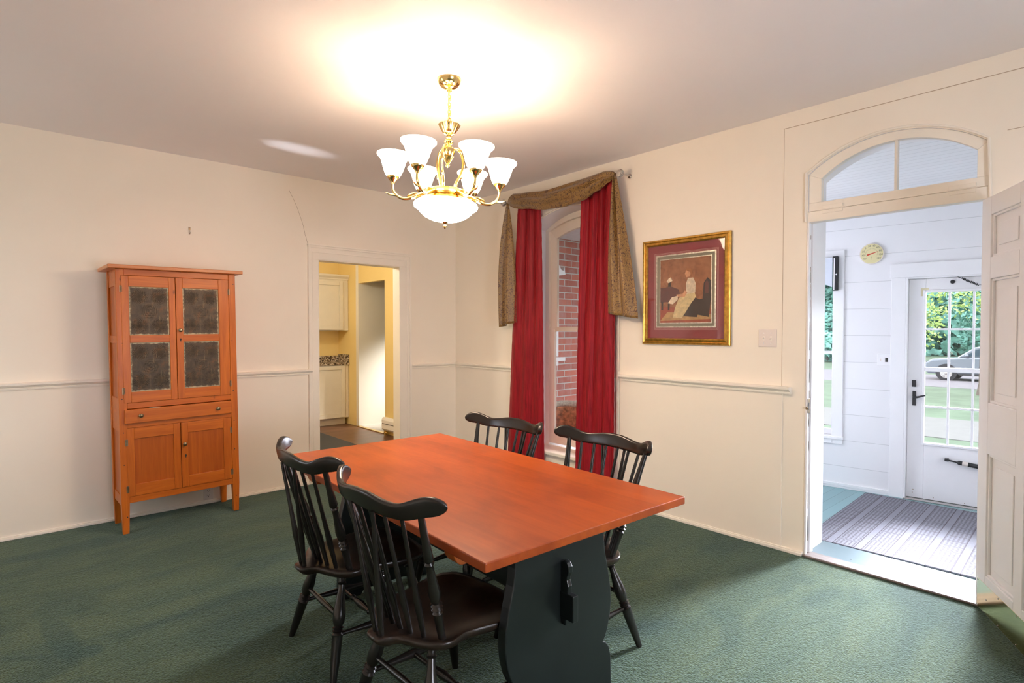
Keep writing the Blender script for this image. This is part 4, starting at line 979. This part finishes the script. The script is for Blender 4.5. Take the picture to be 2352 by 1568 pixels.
# ================================================================== chandelier
CX, CY = -1.856, -2.489
ch = tag(empty('chandelier', (CX, CY, HC)), 'polished brass chandelier with six frosted bell shades and a bottom bowl', 'chandelier')
mb = MB(); mb.lathe([(0, 0), (.062, 0), (.066, -.006), (.064, -.014), (.056, -.030), (.040, -.044), (.016, -.052), (.014, -.064), (.006, -.070), (0, -.072)], n=32); mb.build('canopy', M['brass'], ch)
body = empty('body', (0, 0, -.245), rot=(0, 0, 0)); body.parent = ch
vd = Vector((CX-CAM.x, CY-CAM.y, 0)).normalized(); tilt = Matrix.Rotation(math.radians(2.6), 4, vd)
body.rotation_euler = tilt.to_euler()
mb = MB()
zt, zb = -.064, -.250; nl = 9; Ln = (zt-zb)/nl
for k in range(nl):
    zc = zt-Ln*(k+.5); pth = []
    for q in range(14):
        a = 2*PI*q/14; w = .0085*math.sin(a); z = zc+(Ln*.66)*math.cos(a)
        pth.append((w, 0, z) if k % 2 else (0, w, z))
    mb.tube(pth, .0030, 6, closed=True)
mb.tube([(.004*math.sin(t*.9), .004*math.cos(t*.9), zt+(zb-zt)*t/16) for t in range(17)], .0022, 6)
mb.build('chain', M['brass'], ch, label='brass chain with cord')
E0 = 0.0
mb = MB(); mb.lathe([(0, -.012), (.024, -.008), (.053, .004), (.058, .0), (.051, -.016), (.040, -.034), (.030, -.050), (.014, -.058), (.012, -.070)], n=40, flute=(10, .05)); mb.build('crown_cup', M['brass'], body)
mb = MB(); mb.lathe([(.010, -.058), (.016, -.070), (.012, -.078), (.024, -.088), (.026, -.094), (.020, -.104), (.012, -.110), (.016, -.116), (.034, -.130), (.036, -.150), (.028, -.168), (.032, -.172), (.026, -.182), (.016, -.200), (.008, -.212), (.012, -.220), (.006, -.228), (0, -.232)], n=28); mb.build('stem', M['brass'], body)
ZR_ = -.362
for k in range(3):
    a = math.radians(40+120*k)+math.atan2(vd.y, vd.x); d = Vector((math.cos(a), math.sin(a), 0))
    pr_ = [(.018, -.135), (.045, -.125), (.070, -.140), (.083, -.175), (.086, -.215), (.074, -.260), (.056, -.300), (.048, -.330), (.060, -.352), (.075, -.360)]
    o = MB().tube([d*r+Vector((0, 0, z)) for r, z in pr_], [.007, .009, .010, .010, .009, .009, .010, .011, .010, .007], 10, flat=.6, smooth=4).build('scroll_strap', M['brass'], body)
    MB().tube([d*.064+Vector((0, 0, -.285)), d*.080+Vector((0, 0, -.278)), d*.088+Vector((0, 0, -.266))], [.007, .006, .001], 8).build('leaf_spur', M['brass'], o)
mb = MB(); mb.lathe([(.070, -.352), (.085, -.350), (.100, -.356), (.118, -.372), (.120, -.384), (.110, -.392), (.07, -.392)], n=40); mb.build('ring', M['brass'], body)
mb = MB(); mb.lathe([(.158, -.424), (.168, -.430), (.173, -.440), (.169, -.450), (.154, -.460), (.146, -.466), (.136, -.478), (.112, -.498), (.080, -.513), (.045, -.521), (.010, -.525)], n=44); bw = mb.build('glass_bowl', M['bowl'], body, solid=.004, label='lit frosted glass bowl')
mb = MB(); mb.lathe([(.108, -.388), (.160, -.420), (.160, -.426), (.104, -.396)], n=40); mb.build('bowl_rim', M['brass'], body)
mb = MB(); mb.lathe([(0, -.512), (.017, -.524), (.017, -.528), (.008, -.536), (.006, -.541), (.0085, -.547), (.0085, -.554), (.004, -.562), (0, -.564)], n=18); mb.build('finial', M['brass'], body)
va = math.atan2(vd.y, vd.x)
for k in range(6):
    a = va+math.radians(90+60*k); d = Vector((math.cos(a), math.sin(a), 0)); Zv = Vector((0, 0, 1))
    arm = MB().tube([d*r+Zv*z for r, z in ((.105, -.378), (.135, -.384), (.165, -.398), (.205, -.414), (.240, -.414), (.268, -.398), (.284, -.378), (.288, -.356), (.288, -.340))], [.009, .010, .010, .0085, .008, .0075, .0075, .007, .007], 10, smooth=4).build('arm', M['brass'], body)
    MB().tube([d*.262+Zv*-.400, d*.300+Zv*-.398, d*.325+Zv*-.388], [.007, .0055, .001], 8).build('leaf_spur', M['brass'], arm)
    MB().tube([d*.140+Zv*-.385, d*.175+Zv*-.385, d*.205+Zv*-.398, d*.215+Zv*-.418], [.006, .008, .006, .001], 8).build('leaf_spur', M['brass'], arm)
    mb = MB(); c_ = d*.288
    mb.lathe([(.006, -.345), (.010, -.335), (.014, -.328), (.022, -.318), (.032, -.308), (.034, -.292), (.030, -.286)], (c_.x, c_.y, 0), 30, flute=(15, .035)); mb.build('shade_cup', M['brass'], arm)
    mb = MB(); mb.lathe([(.010, -.302), (.034, -.299), (.043, -.285), (.052, -.262), (.059, -.238), (.066, -.216), (.073, -.203), (.083, -.194), (.089, -.187), (.0885, -.181)], (c_.x, c_.y, 0), 36); sh = mb.build('bell_shade', M['shade'], body, solid=.003, label='lit frosted glass bell shade')
    l = bpy.data.lights.new('bulb', 'POINT'); l.energy = .5; l.color = WARM; l.shadow_soft_size = .028
    lo = bpy.data.objects.new('bulb', l); COL.objects.link(lo); lo.parent = sh; lo.location = (c_.x, c_.y, -.205)
l = bpy.data.lights.new('bulb', 'POINT'); l.energy = 4; l.color = WARM; l.shadow_soft_size = .06
lo = bpy.data.objects.new('bulb', l); COL.objects.link(lo); lo.parent = bw; lo.location = (0, 0, -.425)

# ================================================================== curtains
def curtain(y0t, y1t, y0b, y1b, ztop, zbot, label, seed, nf):
    rnd = random.Random(seed); ph = [rnd.uniform(0, 6.28) for _ in range(6)]
    def fn(u, v):
        z = ztop(u)+(zbot-ztop(u))*v
        e = v**.8
        y = (y0t+(y0b-y0t)*e)+((y1t+(y1b-y1t)*e)-(y0t+(y0b-y0t)*e))*u
        amp = .019*(.75+.25*math.cos(3*v))
        w = amp*math.sin(2*PI*nf*(u+.16*u*u)+ph[0]+.9*v)+.55*amp*math.sin(2*PI*nf*.43*u+ph[1]-1.5*v)+.25*amp*math.sin(2*PI*nf*2.3*u+ph[5]+2*v)*(1-.6*v)
        w += .0022*math.sin(55*z+14*u+ph[2]+3*math.sin(9*u))*math.sin(31*u+ph[3]+2*math.sin(5*z))
        return (-.062+w*(1 if w < 0 else .7), y+.006*math.sin(2*PI*nf*u+ph[4]), z)
    o = MB().grid(fn, 90, 60).build('curtain_panel', M['red'], solid=.003)
    return tag(o, label, 'curtain', 'crimson curtains on the arched window')
curtain(-1.065, -1.385, -.915, -1.435, lambda u: 2.565-.05*u, .02, 'crimson curtain panel on the kitchen side of the arched window', 3, 2.6)
curtain(-1.885, -2.235, -1.805, -2.225, lambda u: 2.50+.10*u, .02, 'crimson curtain panel nearer the framed picture', 5, 3.4)
sc = tag(empty('window_scarf', (0, 0, 0)), 'gold and brown patterned scarf swagged over the arched window', 'scarf valance')
YL, YR, ZK = -.988, -2.268, 2.602
SW_T = [(-.988, 2.606), (-1.03, 2.640), (-1.085, 2.666), (-1.20, 2.648), (-1.54, 2.617), (-1.915, 2.637), (-2.165, 2.656), (-2.24, 2.640), (-2.268, 2.612)]
SW_B = [(-.988, 2.598), (-1.03, 2.562), (-1.085, 2.535), (-1.20, 2.506), (-1.54, 2.452), (-1.75, 2.438), (-1.94, 2.458), (-2.10, 2.512), (-2.20, 2.560), (-2.268, 2.596)]
def lerp_pts(pts, y):
    for (a, za), (b, zb) in zip(pts[:-1], pts[1:]):
        if a >= y >= b:
            t = (a-y)/(a-b); t = t*t*(3-2*t) if abs(zb-za) > .03 else t; return za+(zb-za)*t
    return pts[-1][1]
def swag(u, v):
    y = YL+(YR-YL)*u
    top = lerp_pts(SW_T, y); bot = lerp_pts(SW_B, y); env = min(1, (top-bot)/.15)
    z = top+(bot-top)*v
    x = -.112-.050*env*math.sin(PI*(.12+.80*v))-.010*math.sin(v*11+u*6)*env-.005*math.sin(v*21-u*8)*env
    return (x, y, z)
MB().grid(swag, 60, 26).build('swag', M['gold'], sc, solid=.003)
def tailfn(k0, k1, zb0, zb1, yk, ph, fold, e0, e1):
    # k0, k1: bottom ends; e0, e1: how soon each edge spreads from the knob
    def fn(u, v):
        z0 = ZK-.005; zb = zb0+(zb1-zb0)*u
        z = z0+(zb-z0)*v
        s0 = .08+.92*(1-(1-v)**e0); s1 = .08+.92*(1-(1-v)**e1)
        ya = yk+(k0-yk)*s0; yb = yk+(k1-yk)*s1; yy = ya+(yb-ya)*u
        x = -.120-.024*math.cos(2*PI*fold*u+ph)*min(1, .4+v)-.010*math.sin(9*u+3*v)+.012*v
        return (x, yy, z)
    return fn
MB().grid(tailfn(-.880, -1.085, 1.425, 1.47, -1.005, .6, 1.6, 3.2, 3.0), 36, 44).build('tail', M['gold'], sc, solid=.003)
MB().grid(tailfn(-2.175, -2.455, 1.53, 1.485, -2.255, 3.1, 2.0, 2.6, 1.15), 44, 44).build('tail', M['gold'], sc, solid=.003)
for yk, lab in ((-.948, 'clear knob holding the kitchen end of the window scarf'), (-2.318, 'clear knob holding the picture end of the window scarf')):
    kn = tag(empty('scarf_knob', (0, yk, 2.604)), lab, 'holdback', 'clear holdback knobs of the window scarf')
    MB().turned((0, 0, 0), (-.115, 0, 0), [(0, .018), (.04, .018), (.06, .006), (1, .006)], 12).build('stem', M['steel'], kn)
    mb = MB(); mb.turned((-.108, 0, 0), (-.150, 0, 0), [(0, .010), (.10, .026), (.35, .031), (.6, .031), (.85, .025), (1, .012)], 24); mb.build('knob', M['crystal'], kn)
cdp = tag(MB().tube([(-.020, -2.235, 1.70), (-.020, -2.237, 1.4), (-.018, -2.232, 1.065)], .0022, 6).build('blind_cord', M['cord']), 'thin pale cord hanging beside the right curtain', 'cord')

# ================================================================== picture
pc = tag(empty('framed_picture', (-.001, -2.806, 1.681)), 'gilt framed print with maroon mat on the cream wall by the window', 'picture')
PW, PH = .353, .389
def frame_ring(mb, y0, z0, y1, z1, xa, xb, m=0):
    # rectangular ring from half extents (y0,z0) outer to (y1,z1) inner
    mb.box(xa, xb, -y0, -y1, -z0, z0, m); mb.box(xa, xb, y1, y0, -z0, z0, m); mb.box(xa, xb, -y1, y1, z1, z0, m); mb.box(xa, xb, -y1, y1, -z0, -z1, m)
mb = MB(); prof = [(0, 0), (0, -.018), (.006, -.024), (.014, -.026), (.020, -.020), (.026, -.022), (.036, -.026), (.042, -.022), (.046, -.012), (.046, 0)]
for s0, s1, hor in ((1, 1, True), (1, -1, True), (1, 1, False), (1, -1, False)):
    rs = []
    for e in (-1, 1):
        ring = []
        for a, b in prof:
            if hor: ring.append((b, e*(PW-a), s1*(PH-a)))
            else: ring.append((b, s1*(PW-a), e*(PH-a)))
        rs.append(ring)
    mb.rings(rs, True, True, smooth=False)
mb.build('frame', M['gilt'], pc)
mb = MB(); mb.box(-.008, -.002, -PW+.044, PW-.044, -PH+.044, PH-.044); mb.build('mat_board', mat('maroon_mat', (.26, .032, .040), .75, var=.05, vscale=90), pc)
oy, oz = .006, .010
AW, AH = .205, .232
fil = mat('silver_fillet', (.58, .54, .44), .35, .6, var=.35, vscale=60); olv = mat('olive_mat', (.24, .22, .155), .7)
lin = mat('ruled_line', (.62, .40, .36), .6)
mb = MB()
def ring2(mb, w, h, t, xa, xb):
    mb.box(xa, xb, -w, -w+t, -h, h); mb.box(xa, xb, w-t, w, -h, h); mb.box(xa, xb, -w+t, w-t, h-t, h); mb.box(xa, xb, -w+t, w-t, -h, -h+t)
ring2(mb, AW+.052, AH+.052, .0016, -.0085, -.008); ring2(mb, AW+.045, AH+.045, .0016, -.0085, -.008); o = mb.build('ruled_lines', lin, pc)
mb = MB(); ring2(mb, AW+.037, AH+.037, .010, -.0112, -.008); mb.build('outer_fillet', fil, pc)
mb = MB(); ring2(mb, AW+.027, AH+.027, .021, -.0095, -.008); mb.build('inner_mat', olv, pc)
mb = MB(); ring2(mb, AW+.006, AH+.006, .006, -.0108, -.008); mb.build('inner_fillet', fil, pc)
def paint():
    # loose genre scene: a seated figure in a pale dress in a brown interior, in flat colour fields
    m, nt, p = base('painted_brown_ground'); vec = coords(nt, (1, 5, 5)); n = noise(nt, vec, 4, 5, .65, .6)
    nt.links.new(ramp(nt, n, [(.3, (.20, .060, .018)), (.5, (.32, .115, .042)), (.72, (.40, .17, .07))]), p.inputs['Base Color']); p.inputs['Roughness'].default_value = .6
    cols = [m] + [mat('pigment_'+n_, c, .6, var=.22, vscale=38) for n_, c in (('floor_red', (.34, .060, .022)), ('rug_ochre', (.46, .27, .10)), ('umber', (.030, .014, .012)), ('cream', (.66, .52, .26)), ('white', (.74, .62, .45)), ('skin', (.62, .30, .15)), ('hair', (.34, .12, .03)), ('wine', (.11, .026, .022)))]
    mb = MB(); x = -.0085
    mb.box(x-.0003, x, -AW, AW, -AH, AH, 0)
    k = [0]
    def poly(pts, m):
        k[0] += 1; d = .00012*k[0]
        # picture coords: a 0..1 left to right as seen from the room, b 0..1 bottom to top ; left as seen = +y
        q = [((.5-a)*2*AW, (b-.5)*2*AH) for a, b in pts]
        mb.prism(q, fx, x-.0004-d, x-.0003, m)
    poly([(0, 0), (1, 0), (1, .20), (.6, .22), (0, .26)], 1)
    poly([(0, .03), (1, .05), (1, .12), (.15, .17)], 2)
    poly([(0, .32), (.33, .34), (.40, .44), (.38, .52), (.24, .57), (0, .56)], 8)          # dark chest
    poly([(.02, .20), (.06, .20), (.06, .34), (.02, .34)], 3); poly([(.16, .20), (.19, .20), (.20, .34), (.16, .34)], 3)
    poly([(.74, .12), (.96, .08), (1, .45), (1, .62), (.93, .68), (.86, .60), (.84, .36), (.70, .34)], 3)   # chair back
    poly([(.88, .44), (.95, .44), (.95, .60), (.915, .64), (.88, .58)], 8)
    poly([(.45, .10), (.74, .08), (.80, .34), (.62, .42), (.50, .26)], 3)
    poly([(.26, .08), (.44, .07), (.52, .16), (.60, .27), (.72, .40), (.66, .50), (.50, .46), (.38, .38), (.31, .24)], 4)   # skirt
    poly([(.53, .44), (.70, .46), (.71, .60), (.66, .69), (.56, .69), (.52, .60)], 5)       # bodice
    poly([(.50, .50), (.55, .47), (.50, .40), (.34, .40), (.33, .44), (.46, .45)], 6)       # arm
    poly([(.50, .76), (.53, .70), (.59, .71), (.62, .78), (.60, .83), (.53, .83)], 6)       # head
    poly([(.51, .82), (.55, .84), (.62, .83), (.65, .77), (.62, .72), (.60, .78), (.55, .80)], 7)
    poly([(.16, .31), (.26, .29), (.36, .36), (.36, .42), (.24, .40)], 5)                   # pale cloth
    poly([(.16, .57), (.22, .57), (.21, .64), (.17, .64)], 3); poly([(.13, .65), (.18, .63), (.25, .66), (.22, .72), (.17, .70)], 5)   # vase and flowers
    return mb.build('print', cols, pc)
pr_o = paint()
for o in pc.children:
    if o.name.split('.')[0] in ('outer_fillet', 'inner_mat', 'inner_fillet', 'ruled_lines', 'print'): o.location = (0, -.004, .003)
mb = MB().box(-.0150, -.0138, -PW+.042, PW-.042, -PH+.042, PH-.042); mb.build('glass_pane', M['pglass'], pc)

# ================================================================== small wall things
sw2 = tag(empty('switch_plate', (0, -3.404, 1.345)), 'ivory double switch plate on the cream wall by the entry doorway', 'light switch')
mb = MB(); mb.box(-.006, 0, -.059, .059, -.057, .057); mb.build('plate', M['plate'], sw2, bevel=.003)
for yy in (-.023, .023):
    mb = MB(); mb.box(-.0064, -.006, yy-.006, yy+.006, -.013, .013); g = mb.build('slot', M['trim'], sw2)
    q = Matrix.Translation((-.006, yy, 0)) @ Matrix.Rotation(math.radians(-25), 4, 'Y'); mb = MB(); mb.box(-.014, 0, -.0035, .0035, -.004, .006, 0, q); mb.build('toggle', M['plate'], sw2, bevel=.001)
    mb = MB()
    for zz in (-.032, .032): mb.turned((-.006, yy, zz), (-.0072, yy, zz), [(0, .003), (1, .0025)], 8)
    mb.build('screw', M['steel'], sw2)
def outlet(name, loc, rz, label, dep):
    t = tag(empty(name, loc, rz), label, 'outlet')
    mb = MB(); mb.box(-.035, .035, -dep, 0, -.057, .057); mb.build('plate', M['plate'], t, bevel=.003)
    for zz in (-.020, .020):
        mb = MB(); mb.turned((0, -dep, zz), (0, -dep-.002, zz), [(0, .0165), (1, .016)], 16); f_ = mb.build('receptacle', M['plate'], t)
        mb = MB(); mb.box(-.008, -.0055, -dep-.0025, -dep-.0018, zz-.005, zz+.005); mb.box(.0055, .008, -dep-.0025, -dep-.0018, zz-.005, zz+.005); mb.turned((0, -dep-.0018, zz-.009), (0, -dep-.0025, zz-.009), [(0, .003), (1, .003)], 8); mb.build('slot', M['dark_slot'], f_)
    return t
outlet('wall_outlet', (-2.471, -.012, .085), 0, 'wall outlet low under the pie safe', .005)
outlet('wall_outlet', (-.012, -2.155, .955), math.radians(-90), 'surface outlet box under the chair rail beside the right curtain', .022)
hk = tag(empty('picture_hook', (-2.582, 0, 2.176)), 'small picture hook left on the bare wall above the pie safe', 'hook')
mb = MB(); mb.box(-.007, .007, -.003, 0, .006, .030); mb.build('plate', M['old_brass'], hk, bevel=.001)
mb = MB(); mb.tube([(0, -.003, .004), (0, -.003, -.016), (0, -.010, -.024), (0, -.016, -.018), (0, -.016, -.010)], .004, 8); mb.turned((0, 0, .02), (0, -.006, .026), [(0, .003), (.8, .003), (1, .005)], 8); mb.build('hook', M['steel'], hk)
